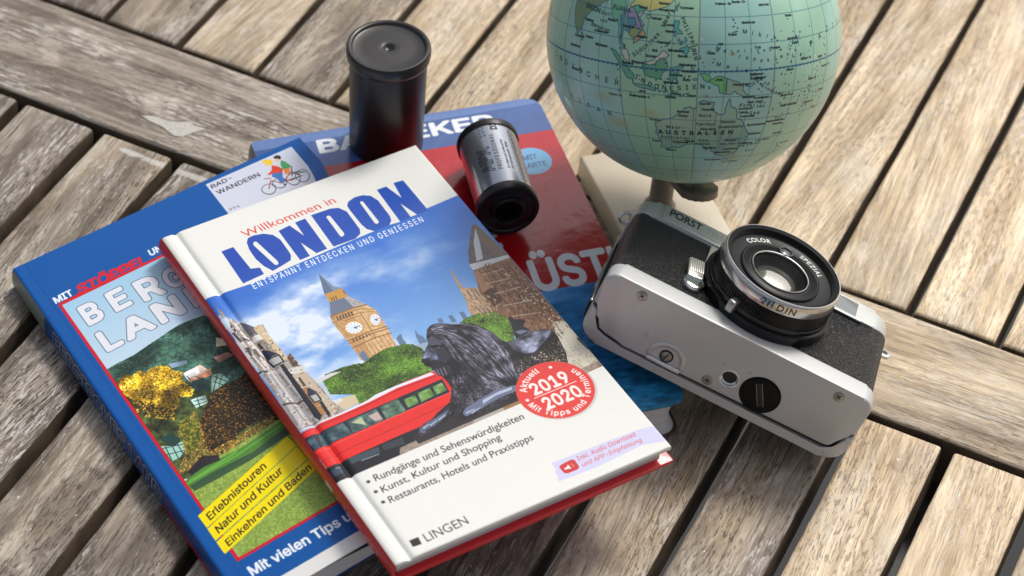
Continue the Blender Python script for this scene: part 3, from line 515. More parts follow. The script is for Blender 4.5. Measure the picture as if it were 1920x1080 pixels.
    c.poly([(bt[0][0] - 50, bt[0][1] + .2), bt[0], bt[1], (w, bt[1][1]), (w, h), (0, h)], (228, 228, 224)); c.poly([(0, 170), (5, 170), (5.4, h), (0, h)], blue)
    # label with two riders on a tandem
    LB = [(84.06, 2.23), (122.90, 3.06), (122.30, 25.05), (83.60, 22.01)]
    ex = np.array(LB[1]) - LB[0]; ey = np.array(LB[3]) - LB[0]
    c.poly([LB[0], LB[1], LB[1] + ey * 1.9, LB[0] + ey * 1.9], (208, 212, 226))
    t5 = (46, 48, 60)
    c.text('RAD-', *[(85.05, 6.05), (94.25, 5.87), (85.23, 3.78)], t5, .008); c.text('WANDERN', *[(85.58, 10.55), (104.49, 11.11), (85.44, 8.06)], t5, .008); c.text('994', *[(84.81, 21.85), (89.27, 22.16), (85.04, 20.34)], (92, 94, 104))
    def ring(p, r, col=(60, 62, 72), a=1.0):
        p = np.array(p); c.stroke([p + r * np.array((math.cos(k), math.sin(k))) for k in np.linspace(0, 2 * math.pi, 28)], .32, col, a)
    wr = abs(np.hypot(*(np.array([(103.34, 20.12)][0]) - [(101.04, 18.38)][0])))
    for p in ([(103.45, 19.92)][0], [(108.55, 19.45)][0], [(118.43, 20.57)][0], [(114.36, 20.39)][0]): ring(p, wr)
    c.strokes([[(103.45, 19.92), (106.41, 16.07), (109.57, 20.23), (115.28, 16.38)], [(108.55, 19.45), (112.25, 19.95), (118.43, 20.57)], [(117.13, 13.65), (114.66, 18.86)], [(104.80, 13.69), (107.08, 14.83)]], .45, (150, 44, 40)); c.strokes([[(115.28, 16.38), (118.43, 20.57)], [(116.81, 17.56), (121.12, 20.29)], [(113.02, 20.53), (117.43, 20.40)]], .6, (70, 72, 66))
    c.poly([(111.04, 8.13), (112.76, 10.32), (113.64, 13.06), (112.36, 14.75), (110.33, 13.49), (109.19, 12.92), (107.22, 12.89), (107.06, 12.18), (109.58, 10.86)], (218, 70, 44)); c.poly([(108.93, 12.72), (112.48, 14.54), (111.37, 16.92), (111.04, 20.19), (109.06, 19.84), (108.87, 16.19), (107.78, 14.19)], (64, 116, 184)); c.poly([(115.62, 7.74), (116.45, 9.56), (117.13, 13.65), (115.90, 13.90), (113.40, 13.17), (114.22, 9.65)], (70, 158, 96))
    c.poly([(113.77, 13.16), (116.16, 14.10), (114.31, 16.83), (112.81, 16.26)], (240, 132, 44)); c.poly([(108.35, 4.01), (110.24, 3.54), (111.93, 4.46), (112.44, 6.21), (111.53, 7.90), (109.90, 7.56), (109.69, 5.92)], (242, 200, 40)); c.poly([(108.82, 5.85), (109.94, 7.47), (109.24, 7.77), (108.63, 6.89)], (236, 190, 160))
    c.poly([(113.83, 4.29), (115.49, 3.93), (116.49, 5.11), (116.19, 6.68), (115.34, 7.23), (114.67, 6.12), (113.75, 5.12)], (40, 38, 42)); c.poly([(113.62, 5.03), (115.19, 6.51), (115.23, 7.44), (114.16, 8.41), (113.50, 7.61)], (232, 190, 160)); c.poly([(109.70, 20.33), (110.62, 21.62), (109.41, 21.86)], (30, 30, 36)); c.poly([(111.86, 19.35), (113.48, 20.01), (112.54, 20.75)], (206, 50, 40))
    c.grain(6, 4)
    return c.image('cycling_guide_print')

def art_cycling_spine():
    c = Canvas(197, 9.5, 8, (0, 66, 136))
    c.poly([(0, 0), (30, 0), (30, 9.5), (0, 9.5)], (120, 130, 120))
    v, t = text_tris('BERGISCHES LAND', .03); a0, a1 = v[:, 0].min(), v[:, 0].max(); cp = cap_h()
    for dx, dy, col in [(.35 * math.cos(k), .35 * math.sin(k), (186, 190, 190)) for k in np.linspace(0, 6.28, 9)] + [(0, 0, (20, 46, 92))]:
        c.text_map(v, t, lambda v: np.stack([38 + (v[:, 0] - a0) / (a1 - a0) * 92 + dx, 7.6 - v[:, 1] / cp * 6.0 + dy], 1), col)
    c.poly([(132, 6), (197, 6), (197, 9.5), (132, 9.5)], (150, 40, 60))
    c.strokes([[(134 + i * 2.1, 4.6), (135.2 + i * 2.1, 4.6)] for i in range(28)], .5, (150, 60, 84), .8)
    return c.image('cycling_guide_spine_print')

def art_london_spine():
    c = Canvas(190.7, 14, 8, (206, 50, 46))
    c.text('LONDON', (16, 10.0), (44, 10.0), (16, 5.6), (214, 120, 112), .01); c.text('LINGEN', (150, 10.3), (180, 10.3), (150, 5.2), (222, 150, 140), -.005); c.poly([(141, 5.2), (146.5, 5.2), (146.5, 10.3), (141, 10.3)], (226, 206, 200))
    return c.image('city_guide_spine_print')

# ---------------------------------------------------------------- cover of the red and blue coast guide
def art_coast():
    w, h = 123.81, 184.52
    c = Canvas(w, h, 8, (176, 14, 26)); H, W = c.H, c.W
    d0 = [(26.66, 20.54), (122.97, 23.45)]; d1 = [(91.04, 114.20), (112.11, 113.92)]
    ya = (d0[0][1] + d0[1][1]) / 2; yb = (d1[0][1] + d1[1][1]) / 2
    n = fbm(H, W, 120, 5, 3)[..., None]
    c.poly([(0, 0), (w, 0), (w, ya), (0, ya)], np.array([64, 96, 158], np.float32) * (.8 + .3 * n))
    c.poly([(0, 0), (w, 0), (w, 4), (40, 5), (0, 6)], (110, 138, 190), .7)
    yy = np.linspace(0, 1, H)[:, None, None]; g = np.clip((yy - yb / h) / (1 - yb / h), 0, 1)
    sea = np.array([48, 134, 212], np.float32) * (1 - g) + np.array([44, 132, 178], np.float32) * g
    rip = fbm(H, W, 14, 4, 8, 2.6)[..., None]; cl = fbm(H, W, 110, 5, 18, 2.0)[..., None]
    sea = sea * (.55 + .85 * rip * np.clip(g * 2.2, 0, 1) + .28 * (1 - np.clip(g * 2.2, 0, 1))) + np.clip((cl - .52) * 320, 0, 90) * (1 - np.clip(g * 2.6, 0, 1))
    c.poly([(0, yb), (w, yb), (w, h), (0, h)], sea)
    wt = (222, 226, 230)
    c.text('BAEDEKER', *[(25.58, 13.41), (101.54, 14.29), (25.87, 5.69)], wt, .03)
    q = [(87.10, 113.50), (118.95, 113.45), (88.05, 96.80)]
    c.text('ÜSTE', q[0], np.array(q[0]) + (np.array(q[1]) - q[0]) * 1.32, q[2], (220, 224, 230), .03)
    e = [(82.22, 85.75)][0]; c.text('E', (e[0] - 9, e[1]), e, (e[0] - 9, e[1] - 15), (220, 224, 230), .03)
    ce = [(109.01, 39.20)][0]
    rr = abs([(117.37, 41.27)][0][0] - ce[0])
    c.circle(ce, rr * 1.0, (112, 172, 214)); c.text('MIT', (ce[0] - 3, ce[1] - 1), (ce[0] + 3, ce[1] - 1), (ce[0] - 3, ce[1] - 4), (50, 84, 130), .01); c.text('KARTE', (ce[0] - 5, ce[1] + 4), (ce[0] + 5.5, ce[1] + 4), (ce[0] - 5, ce[1] + 1), (50, 84, 130), .01)
    c.grain(6, 9)
    return c.image('coast_guide_print')
# ---------------------------------------------------------------- map on the globe (longitude / latitude in degrees)
def art_globe():
    k = 9
    c = Canvas(360, 180, k, (154, 196, 170)); H, W = c.H, c.W      # x = lon + 60 (-60 .. 300), y = 90 - lat
    n = fbm(H, W, 260, 5, 2)[..., None]; n2 = fbm(H, W, 70, 4, 5)[..., None]
    c.img = np.array([163, 206, 186], np.float32) + (n - .5) * np.array([38, 26, 30], np.float32) + (n2 - .5) * 14
    for i in range(12):                                            # printed gores differ a little in tone
        a = i * 30 + 10; t = [(-2, 2, 6), (6, 5, -8), (-4, 0, 8), (3, 4, -2)][i % 4]
        c.img[:, int(a * k):int((a + 30) * k)] += np.array(t, np.float32)
    P = lambda *q: [(q[i] + 60, 90 - q[i + 1]) for i in range(0, len(q), 2)]
    line = (64, 112, 134)
    def land(p, col, out=(58, 104, 128), w=.34, a=.72):
        p = np.array(p, float)
        # a little coastline raggedness
        r = np.random.default_rng(len(p)); q = []
        for i in range(len(p)):
            d = p[(i + 1) % len(p)] - p[i]
            q.append(p[i]); q.append(p[i] + d * .35 + r.normal(0, .14, 2) * min(1.4, np.hypot(*d) / 2)); q.append(p[i] + d * .7 + r.normal(0, .14, 2) * min(1.4, np.hypot(*d) / 2))
        c.poly(q, col, a); c.stroke(q, w, out, .9, close=True)
    # asia
    land(P(98,29, 103,26, 101,22, 105,23, 108,21.6, 110,21, 113,22, 117,23.5, 119.5,26, 121.5,29, 120,33, 119,36, 122,40, 115,50, 95,50, 80,42, 78,33, 90,28), (228, 206, 104))
    land(P(68,24, 72,21, 73,17, 75,12, 77.5,8, 79.8,10.5, 80.2,14, 82.5,16.8, 86,20, 88.5,22, 92,24, 97,28, 88,28, 80,30, 74,34, 66,28), (120, 138, 92))
    land(P(92,22, 94,18, 95,16, 97,16.5, 98,14, 98.6,10.2, 99.4,12, 98.6,15, 97.6,18, 100.5,20.4, 99,23, 98,26, 96,28, 93,25), (112, 190, 138))
    land(P(98.4,16, 99.4,12, 98.7,9, 100.3,6.5, 101.6,6.2, 100,9, 99.6,12.6, 101,13, 102.6,12, 103,14.2, 105.4,15.6, 104,18, 101,17.6, 100.5,20.2, 98.2,18), (66, 132, 160))
    land(P(100.4,20.3, 102.4,22.2, 104.6,19.8, 105.4,18, 107.2,15.8, 106.6,14.2, 105.4,14.6, 104.8,16.4, 103.8,18.2, 101.2,17.8), (176, 132, 186))
    land(P(103,22.5, 106.6,22.6, 108,21.5, 105.8,19, 107.4,16.6, 106.6,16.8, 104.6,20, 103,21.4), (86, 172, 120)); land(P(105.6,21, 107.6,20.6, 106,18.6, 108.6,15.4, 107.2,16, 105.4,19), (238, 220, 196))
    land(P(107.4,16, 109.2,13, 109,11.4, 106.8,10.2, 105,8.7, 104.8,10.2, 106.4,11.8, 107.6,13.4, 107.2,15), (232, 158, 84))
    land(P(102.8,14.2, 105.4,14.4, 107.2,14, 106.2,11.6, 104.4,10.6, 102.9,11.6), (158, 160, 74))
    land(P(100.4,6.4, 102.4,6.1, 103.5,4, 103.6,1.4, 101.4,2.7, 100.3,5), (214, 214, 190))
    land(P(108.7,19.3, 110.6,20, 110.9,18.8, 109.4,18.3), (222, 204, 110)); land(P(120.1,23, 121.5,25.2, 121.6,24, 120.8,22), (110, 150, 100)); land(P(79.9,9.5, 81.8,7.4, 80.6,6, 79.8,7.4), (150, 192, 176))
    # islands
    land(P(95.3,5.6, 97.6,5.1, 100.4,2.4, 103.4,-.6, 104.6,-2.2, 106,-3.2, 105.6,-5.7, 102.4,-4, 100.4,-1, 98.7,1.7), (92, 168, 132))
    land(P(105.3,-6.5, 108.5,-6.6, 111,-6.4, 114.4,-7.7, 114.3,-8.6, 110,-8.1, 106.5,-7.3), (104, 172, 136))
    land(P(109,1.8, 111.4,1.2, 113.8,1.6, 115.6,4, 117.8,3.8, 119,1, 117.5,-.8, 116,-3.8, 112,-3.3, 110.2,-2.8, 109,0), (88, 164, 118)); land(P(109.6,2, 111.2,2.6, 113,3.2, 115,5, 116.8,7, 119.2,5.4, 117.8,4.2, 115.6,4.1, 113.8,1.8, 111.4,1.3), (234, 208, 184))
    land(P(119.6,.8, 121,1.2, 124.8,1.6, 123.4,.5, 120.4,.4, 121.4,-1, 123.2,-.9, 121.8,-2, 122.6,-4.6, 121,-2.8, 120.4,-5.5, 119.4,-3.4), (96, 178, 152))
    for q in ((115,-8.3, 116.6,-8.3, 116,-8.9), (117,-8.4, 119,-8.4, 118,-9), (120,-8.5, 123,-8.4, 121.6,-9), (123.5,-10.2, 127,-8.4, 125,-9.6), (119,-9.5, 120.8,-10.2, 119.6,-10.2), (127.6,2, 128.6,.6, 127.8,-.7, 127.5,.8), (126,-3.2, 127.2,-3.4, 126.4,-3.8), (128,-3, 130.6,-3.2, 129,-3.6), (134.2,-5.7, 134.8,-6.6, 134.2,-6.6)):
        land(P(*q), (92, 170, 150), w=.26)
    land(P(120.4,18.4, 122.2,18.3, 121.6,15.8, 123.8,13.6, 121.4,13.7, 120.2,16), (74, 180, 166)); land(P(122,7.4, 124,8.6, 125.6,9.6, 126.4,7.4, 125.4,5.8, 124,7), (74, 180, 166))
    for q in ((124.5,12.5, 125.6,11.2, 124.8,10.4), (121.9,11.8, 123,11.4, 122.2,10.5), (123,10.9, 123.4,9.4, 122.6,9.8), (120.3,13.4, 121.4,12.9, 121,12.3), (117.2,8.4, 119.4,11, 118.8,9.8), (123.6,11, 124,10, 123.5,9.6)):
        land(P(*q), (74, 180, 166), w=.28)
    land(P(131,-.8, 134,-.9, 135,-3.3, 138,-1.7, 141,-2.7, 141,-9, 138.4,-8.2, 138,-5.6, 133.2,-4, 132,-2.8), (112, 194, 92)); land(P(141,-2.7, 144.6,-3.9, 147.4,-6, 147.6,-7.6, 150.8,-10.4, 147,-9.6, 144.6,-7.7, 142.6,-9.2, 141,-9), (160, 184, 150))
    for q in ((148.4,-5.7, 151.6,-4.4, 152.2,-5.4, 150,-6.2), (154.6,-5.5, 155.8,-6.7, 155.2,-6.7), (159.6,-8.4, 160.8,-9.7, 159.8,-9.4), (164,-20.3, 167,-22.2, 165.4,-21.8), (167,-15, 167.6,-16.2, 166.9,-15.8), (177.4,-17.5, 178.6,-18, 177.6,-18.2), (151.4,-2.7, 153,-4.4, 152.4,-4), (166.6,-20.7, 167.4,-21, 166.8,-21.2)):
        land(P(*q), (130, 180, 170), w=.3)
    AU = P(113.7,-22, 114.2,-26, 113.4,-26.3, 115,-30, 115.7,-32, 115,-34.3, 118,-35, 120,-33.9, 123.6,-33.9, 126,-32.2, 129,-31.6, 131.5,-31.5, 134.2,-32.8, 135.6,-34.9, 137.6,-33, 137.9,-35.4, 139.6,-36.4, 140.8,-38, 143.6,-38.7, 146.4,-38.9, 149.9,-37.4, 151.2,-33.6, 153,-31, 153.3,-27, 151,-23.8, 149,-20.6, 146.4,-18.9, 145.5,-15, 143.6,-14.2, 142.6,-10.7, 141.6,-13.6, 140.8,-17.4, 139,-17.4, 136.8,-15.8, 135.6,-14.8, 136.8,-12.2, 134.6,-12, 132.6,-11.4, 130.8,-12.4, 129.6,-14.9, 127.6,-14, 125.4,-14.6, 123.6,-17.3, 122,-18.2, 119,-20, 116.4,-20.8)
    land(AU, (150, 184, 160), (58, 100, 140), .42, .8); land(P(144.8,-40.8, 148.2,-40.9, 147.8,-43.2, 146,-43.5), (152, 186, 160), (58, 100, 140), .38)
    land(P(172.6,-34.5, 175.5,-37, 178.4,-37.8, 176.8,-41, 174.6,-41.2, 174.8,-38.6), (140, 186, 160)); land(P(172.8,-40.7, 174.2,-41.9, 171,-44.4, 169,-46.6, 166.6,-46, 170,-43), (140, 186, 160))
    land(P(45,12, 51,11.6, 48,4, 42,-2, 39.5,-6, 40,-15, 35,-20, 35,-24, 32,-29, 27,-33.6, 20,-34.6, 16,-28, 12,-16, 12,-6, 9,2, 5,6, -8,5, -17,14, -16,24, -9,31, 10,37, 32,31), (214, 180, 130)); land(P(43.4,-22, 47,-25, 50,-15.6, 48,-13, 44,-17), (200, 150, 160))
    c.scatter(P(136,-17, 139,-17, 139,-20.5, 136,-20.5), 6, .7, [(232, 202, 200)], seed=2)
    c.strokes([P(129,-15, 129,-31.6), P(138,-16.4, 138,-26, 141,-26, 141,-38), P(129,-26, 138,-26), P(141,-29, 149,-29, 153,-28.4), P(141,-34, 146,-36, 150,-37.4), P(141,-2.6, 141,-9)], .3, (70, 96, 112), .8)
    c.strokes([P(145,-37, 143,-34, 147,-30, 150,-29), P(141.5,-34, 143,-31, 146,-26)], .28, (64, 110, 150))
    # graticule, dashed equator, gore seams
    for lo in range(-60, 300, 10): c.stroke([(lo + 60, 8), (lo + 60, 172)], .26, line, .75)
    for la in range(-80, 90, 10): c.stroke([(0, 90 - la), (360, 90 - la)], .26, line, .75)
    c.stroke([(0, 90), (360, 90)], .5, (44, 108, 150), .9)
    for i in range(0, 360, 2): c.stroke([(i, 90.25), (i + 1, 90.25)], .5, (30, 78, 120), .8)
    for lo in (10, 40, 70, 100, 130, 160, 190, 220, 250, 280): c.stroke([(lo + 60, 2), (lo + 60.15, 178)], .55, (122, 140, 116), .75); c.stroke([(lo + 60.35, 2), (lo + 60.5, 178)], .3, (170, 206, 196), .8)
    ink = (36, 58, 62)
    def T(s, lon, lat, size, ang=0, col=ink, bold=0.004, space=1.0, mid=False):
        v, t = text_tris(s, bold, space); x0, x1 = v[:, 0].min(), v[:, 0].max(); cp = cap_h(); ca, sa = math.cos(math.radians(ang)), math.sin(math.radians(ang)); off = (x0 + x1) / 2 if mid else x0
        def f(v):
            x = (v[:, 0] - off) * size / cp; y = v[:, 1] * size / cp
            return np.stack([lon + 60 + (x * ca - y * sa) / math.cos(math.radians(lat)), 90 - lat - (x * sa + y * ca)], 1)
        c.text_map(v, t, f, col)
    def spread(s, pts, size, col=ink, bold=.008):
        for i, ch in enumerate(s):
            if ch == ' ': continue
            q = along(pts, i / (len(s) - 1)); q1 = along(pts, min(1, i / (len(s) - 1) + .02)); q0 = along(pts, max(0, i / (len(s) - 1) - .02))
            T(ch, q[0], q[1], size, math.degrees(math.atan2(q1[1] - q0[1], q1[0] - q0[0])), col, bold, mid=True)
    spread('AUSTRALIEN', [(115.6, -27.2), (130, -27), (145, -26.6)], 1.9, (22, 40, 46), .03)
    spread('INDONESIEN', [(106.5, -4.6), (113, -7.4), (120, -7.9), (132, -6.6)], 1.7, ink, .012)
    spread('PHILIPPINEN', [(122.8, 18.9), (126.4, 12), (128.3, 4.6)], 1.4, ink, .014)
    spread('Südchines. Meer', [(106, 4), (112, 9), (116, 14), (118.6, 20.6)], 1.5, ink, .01)
    spread('INDISCHER', [(62, -4), (75, -6), (86, -7.5), (98.4, -8.2)], 2.1, ink, .006)
    spread('OZEAN', [(71, -19), (80, -20.5), (93, -22)], 2.0, ink, .006)
    spread('PAZIFISCHER', [(179, 6), (190, 9.5), (240, 10)], 2.2, ink, .006)
    spread('Mikronesien', [(137, 8), (145, 5), (155, 2.6), (166, 4)], 1.4, ink, .004); spread('Mikro', [(147.5, 13.8), (160, 11)], 1.5, ink, .004); spread('Melanesien', [(137.4, 2), (150, -1), (160, -8), (166, -13)], 1.4, ink, .006)
    spread('Karolinen', [(137, 7.2), (158, 6.6)], 1.1, ink, .006); spread('Salomonen', [(153, -5), (158, -8.4), (163, -10.6)], 1.0, ink, .006)
    spread('Korallen', [(147.4, -14.2), (157, -15.4)], 1.4, ink, .006); T('See', 151.5, -18, 1.4, 0, ink, .01, 1.3)
    spread('Tasman', [(151, -34), (161, -33)], 1.2); T('See', 155, -37, 1.2, 0, ink, .006, 1.3)
    T('UNION', 79, 18.6, 1.8, -8, ink, .02); T('BURMA', 93.4, 20.4, 1.5, -6, ink, .01, 1.1); T('Golf', 88.4, 17.4, 1.3, -2, ink, .01, 1.3); T('von', 88.7, 14.6, 1.2, 0, ink, .008, 1.2); spread('Bengalen', [(85, 12.4), (93.5, 11.2)], 1.4, ink, .01)
    T('West-', 118, -24.3, 1.3, 0, ink, .02, 1.3); T('Australien', 115.4, -29.2, 1.15, 0, ink, .014, 1.35); T('Nord-', 131.2, -18.4, 1.2, 0, ink, .02, 1.25); T('Territor', 130.2, -22.3, 1.2, 0, ink, .02, 1.15); T('Queensland', 139.4, -23.6, 1.25, 0, ink, .014); T('Süd-', 131.8, -30.2, 1.15, 0, ink, .014, 1.2); T('Austral.', 130.2, -32, 1.1, 0, ink, .014, 1.1); T('Neu-Süd-Wales', 141.5, -32.2, 1.0, 0, ink, .008)
    for s, lo, la in (('Hainan', 111, 18.2), ('Formosa', 122, 22.8), ('Luzon', 116.8, 16.2), ('Manila', 117, 13.8), ('Palawan', 114.2, 9.6), ('Mindanao', 118.6, 6.9), ('Davao', 122.4, 5), ('Brit.', 112.6, 6.4), ('Borneo', 110.2, 4.2), ('Kanton', 113.2, 24), ('Hongkong', 113.6, 21.6), ('Halmahera', 122.8, 1.8), ('Molukken', 124, -.6), ('Celebes', 119.6, -2.2), ('Makassar', 117.4, -5.2), ('Buru', 124.6, -3.8), ('Timor', 126.2, -10), ('Sumba', 118, -11), ('Flores', 120.4, -9.6), ('Java', 107.6, -9.6), ('Sumatra', 100.6, .6), ('Singapur', 104.6, 1.4), ('Rangun', 92.4, 15.6), ('Bangkok', 99.6, 14.2), ('Saigon', 106.2, 11), ('Hanoi', 105.2, 21.8), ('Ceylon', 82.6, 7.6), ('Colombo', 76.2, 7), ('Madras', 81, 13.8), ('Andamanen', 86.6, 10.6), ('Nikobaren', 88, 5.6), ('Malediven', 74, 3), ('Chagos-In', 75, -6), ('Kokos-In', 94.6, -12.6), ('Weihnachts-I', 103.6, -11.8), ('Darwin', 131.4, -13.2), ('Oenpelli', 132, -15.6), ('Derby', 123.2, -18.6), ('Broome', 122.6, -16.8), ('Onslow', 111.4, -21.2), ('Perth', 111.4, -31.6), ('Kalgoorlie', 120.6, -31.4), ('Adelaide', 133.8, -34.2), ('Melbourne', 139.6, -36.9), ('Sydney', 152, -32.4), ('Brisbane', 153.6, -27.6), ('Townsville', 147.4, -19), ('Cooktown', 146.4, -15.6), ('Rockhampton', 151.6, -23.2), ('Tasmanien', 135.6, -41.6), ('Hobart', 148.6, -43.2), ('Neuguinea', 143.4, -5.6), ('Holl.', 137, -3.6), ('Moresby', 147.6, -10.8), ('Rabaul', 152.4, -3.4), ('Bismarck-', 149.8, -2), ('Archipel', 150, -3.6), ('Louisiaden', 152.6, -11.4), ('Guam', 141, 13.2), ('Marianen', 146.6, 17.4), ('Palau', 133, 6.4), ('Jap', 137, 9.8), ('Truk', 151.4, 8), ('Ponape', 158, 7.4), ('Marshall-', 166, 10), ('Inseln', 168, 8.2), ('Wake', 166, 18.6), ('Vulkan-In', 136, 24.6), ('Bonin-In', 143, 25.2), ('Marcus', 154.6, 23.6), ('Nauru', 165.6, -1.6), ('Gilbert-In', 172.6, 1.6), ('Ellice-In', 178, -7), ('Fidschi-In', 178.6, -16.8), ('Neukaledonien', 160.2, -22.4), ('Noumea', 164, -24), ('Neue Hebriden', 165, -16), ('Santa Cruz', 164, -11.6), ('Norfolk', 166.4, -29), ('Lord Howe', 158.2, -31.4), ('Auckland', 174.8, -35.6), ('Samoa', 187, -13), ('Tonga', 184.6, -20), ('Phoenix-In', 186, -3.4), ('Baker', 183, .8), ('Mys. Hope', 150, -13), ('Cairns', 146.8, -17.2), ('Canberra', 144, -35), ('Alice Sprs', 132, -24.4), ('Cloncurry', 140, -21.2), ('Bourke', 143.6, -30.2), ('Eucla', 126.4, -30.6), ('Albany', 117, -36)):
        T(s, lo, la, .9, 0, (34, 52, 56), .03)
    r = np.random.default_rng(8)
    dots = [(lo + 60, 90 - la) for lo, la in [(150 + r.random() * 40, -20 + r.random() * 34) for i in range(90)] + [(97 + r.random() * 40, -11 + r.random() * 22) for i in range(60)] + [(144 + r.normal(0, .7), 13 + r.random() * 8) for i in range(12)] + [(169 + r.normal(0, 2), 8 + r.normal(0, 3)) for i in range(24)] + [(178 + r.normal(0, 3), -14 + r.normal(0, 3)) for i in range(24)]]
    for d in dots: c.circle(d, .22 + .2 * r.random(), (50, 92, 104))
    for lo, la, s in ((92, -14, 5), (112, -18, 3), (133, -9.6, 1.6), (143, 6.6, 1.4), (96, -24, 5), (150, -40, 4)):
        yy, xx = np.mgrid[0:H, 0:W]
        m = np.exp(-(((xx / k - lo - 60) / s) ** 2 + ((yy / k - 90 + la) / (s * .5)) ** 2))[..., None] * .45
        c.img = c.img * (1 - m) + np.array([176, 160, 96], np.float32) * m
    for lo, la in ((78, -14.5), (82, -3), (131, 12), (168, 6), (76, 5), (181, 2)): c.circle((lo + 60, 90 - la), .5, (226, 222, 200), .8)
    c.scatter([(0, 10), (360, 10), (360, 170), (0, 170)], 300, .35, [(120, 130, 100), (200, 216, 196)], seed=3, a=.6)
    return c.image('globe_map_print')

def art_cassette():
    c = Canvas(78.5, 42, 14, (186, 191, 200)); ink = (30, 34, 44)       # x runs round the drum, y along it
    def R(x, y, s, h, b=.01, col=ink, sp=1.0):
        v, t = text_tris(s, b, sp); q = h / cap_h(); x0 = text_tris(s, 0.0, sp)[0][:, 0].min()
        c.text_map(v, t, lambda v: np.stack([x - v[:, 1] * q, y - (v[:, 0] - x0) * q], 1), col)
    # letters run along the drum, reading towards the back cap
    R(22, 30, 'APX', 5.2, .035); R(22, 30, 'APX', 5.2, 0, (186, 191, 200)); R(25.4, 30.4, 'PROFESSIONAL', 1.7, .01, ink, 1.2); R(22.4, 10, '100/36', 2.6, .0, (70, 76, 90)); R(28, 6.4, 'DX', 2.6, .04)
    R(28.6, 30, 'For black and white prints', 1.05, .02); R(30.4, 30, 'Für Schwarzweiß-Bilder', 1.05, .02)
    r = np.random.default_rng(2)
    for i in range(9):
        x = 32.6 + i * .92; y = 36.0
        while y > 6:
            l = .6 + 2.2 * r.random(); c.stroke([(x, y), (x, max(5, y - l))], .5, (74, 82, 98), .75); y -= l + .5
    c.poly([(58, 0), (78.5, 0), (78.5, 42), (58, 42)], (40, 42, 48))
    return c.image('film_cassette_print')
# ---------------------------------------------------------------- materials
def nodes(name):
    m = bpy.data.materials.new(name); m.use_nodes = True
    return m, m.node_tree, m.node_tree.nodes['Principled BSDF'], m.node_tree.nodes, m.node_tree.links
def srgb(r, g, b):
    f = lambda v: ((v / 255) / 12.92) if v / 255 <= .04045 else ((v / 255 + .055) / 1.055) ** 2.4
    return (f(r), f(g), f(b), 1)
def simple(name, col, rough=.5, metal=0.0, spec=.5, bump=None, var=0.0, vscale=300, coat=0.0, rvar=0.0):
    m, nt, p, N, L = nodes(name)
    p.inputs['Base Color'].default_value = col if len(col) == 4 else (*col, 1)
    p.inputs['Roughness'].default_value = rough; p.inputs['Metallic'].default_value = metal; p.inputs['Specular IOR Level'].default_value = spec
    p.inputs['Coat Weight'].default_value = coat
    tc = N.new('ShaderNodeTexCoord')
    if var:
        n = N.new('ShaderNodeTexNoise'); n.inputs['Scale'].default_value = vscale; n.inputs['Detail'].default_value = 4
        L.new(tc.outputs['Object'], n.inputs['Vector'])
        mx = N.new('ShaderNodeMix'); mx.data_type = 'RGBA'; mx.blend_type = 'MULTIPLY'; mx.inputs[0].default_value = 1
        mr = N.new('ShaderNodeMapRange'); mr.inputs[3].default_value = 1 - var; mr.inputs[4].default_value = 1 + var
        L.new(n.outputs[0], mr.inputs[0]); mx.inputs[6].default_value = p.inputs['Base Color'].default_value; L.new(mr.outputs[0], mx.inputs[7]); L.new(mx.outputs[2], p.inputs['Base Color'])
    if rvar:
        n = N.new('ShaderNodeTexNoise'); n.inputs['Scale'].default_value = vscale * .4; n.inputs['Detail'].default_value = 5
        L.new(tc.outputs['Object'], n.inputs['Vector']); mr = N.new('ShaderNodeMapRange'); mr.inputs[3].default_value = max(.02, rough - rvar); mr.inputs[4].default_value = rough + rvar
        L.new(n.outputs[0], mr.inputs[0]); L.new(mr.outputs[0], p.inputs['Roughness'])
    if bump:
        kind, sc, dist, st = bump
        n = N.new('ShaderNodeTexNoise' if kind == 'noise' else 'ShaderNodeTexVoronoi'); n.inputs['Scale'].default_value = sc
        L.new(tc.outputs['Object'], n.inputs['Vector'])
        b = N.new('ShaderNodeBump'); b.inputs['Strength'].default_value = st; b.inputs['Distance'].default_value = dist
        L.new(n.outputs[0], b.inputs['Height']); L.new(b.outputs[0], p.inputs['Normal'])
    return m
def printed(name, img, rough=.3, spec=.5, coat=0.0, bump=0.0, bscale=60, ext='EXTEND', bdist=.0004, metal=0.0):
    m, nt, p, N, L = nodes(name)
    t = N.new('ShaderNodeTexImage'); t.image = img; t.extension = ext; t.interpolation = 'Cubic'
    uv = N.new('ShaderNodeUVMap'); uv.uv_map = 'UVMap'
    L.new(uv.outputs[0], t.inputs[0]); L.new(t.outputs[0], p.inputs['Base Color'])
    p.inputs['Roughness'].default_value = rough; p.inputs['Specular IOR Level'].default_value = spec; p.inputs['Coat Weight'].default_value = coat; p.inputs['Coat Roughness'].default_value = .08
    p.inputs['Metallic'].default_value = metal
    tc = N.new('ShaderNodeTexCoord')
    n2 = N.new('ShaderNodeTexNoise'); n2.inputs['Scale'].default_value = 35; n2.inputs['Detail'].default_value = 5; L.new(tc.outputs['Object'], n2.inputs['Vector'])
    mr = N.new('ShaderNodeMapRange'); mr.inputs[3].default_value = max(.03, rough - .1); mr.inputs[4].default_value = rough + .1; L.new(n2.outputs[0], mr.inputs[0]); L.new(mr.outputs[0], p.inputs['Roughness'])
    if bump:
        n = N.new('ShaderNodeTexNoise'); n.inputs['Scale'].default_value = bscale; n.inputs['Detail'].default_value = 4; n.inputs['Distortion'].default_value = .6
        L.new(tc.outputs['Object'], n.inputs['Vector'])
        b = N.new('ShaderNodeBump'); b.inputs['Strength'].default_value = bump; b.inputs['Distance'].default_value = bdist
        L.new(n.outputs[0], b.inputs['Height']); L.new(b.outputs[0], p.inputs['Normal'])
    return m

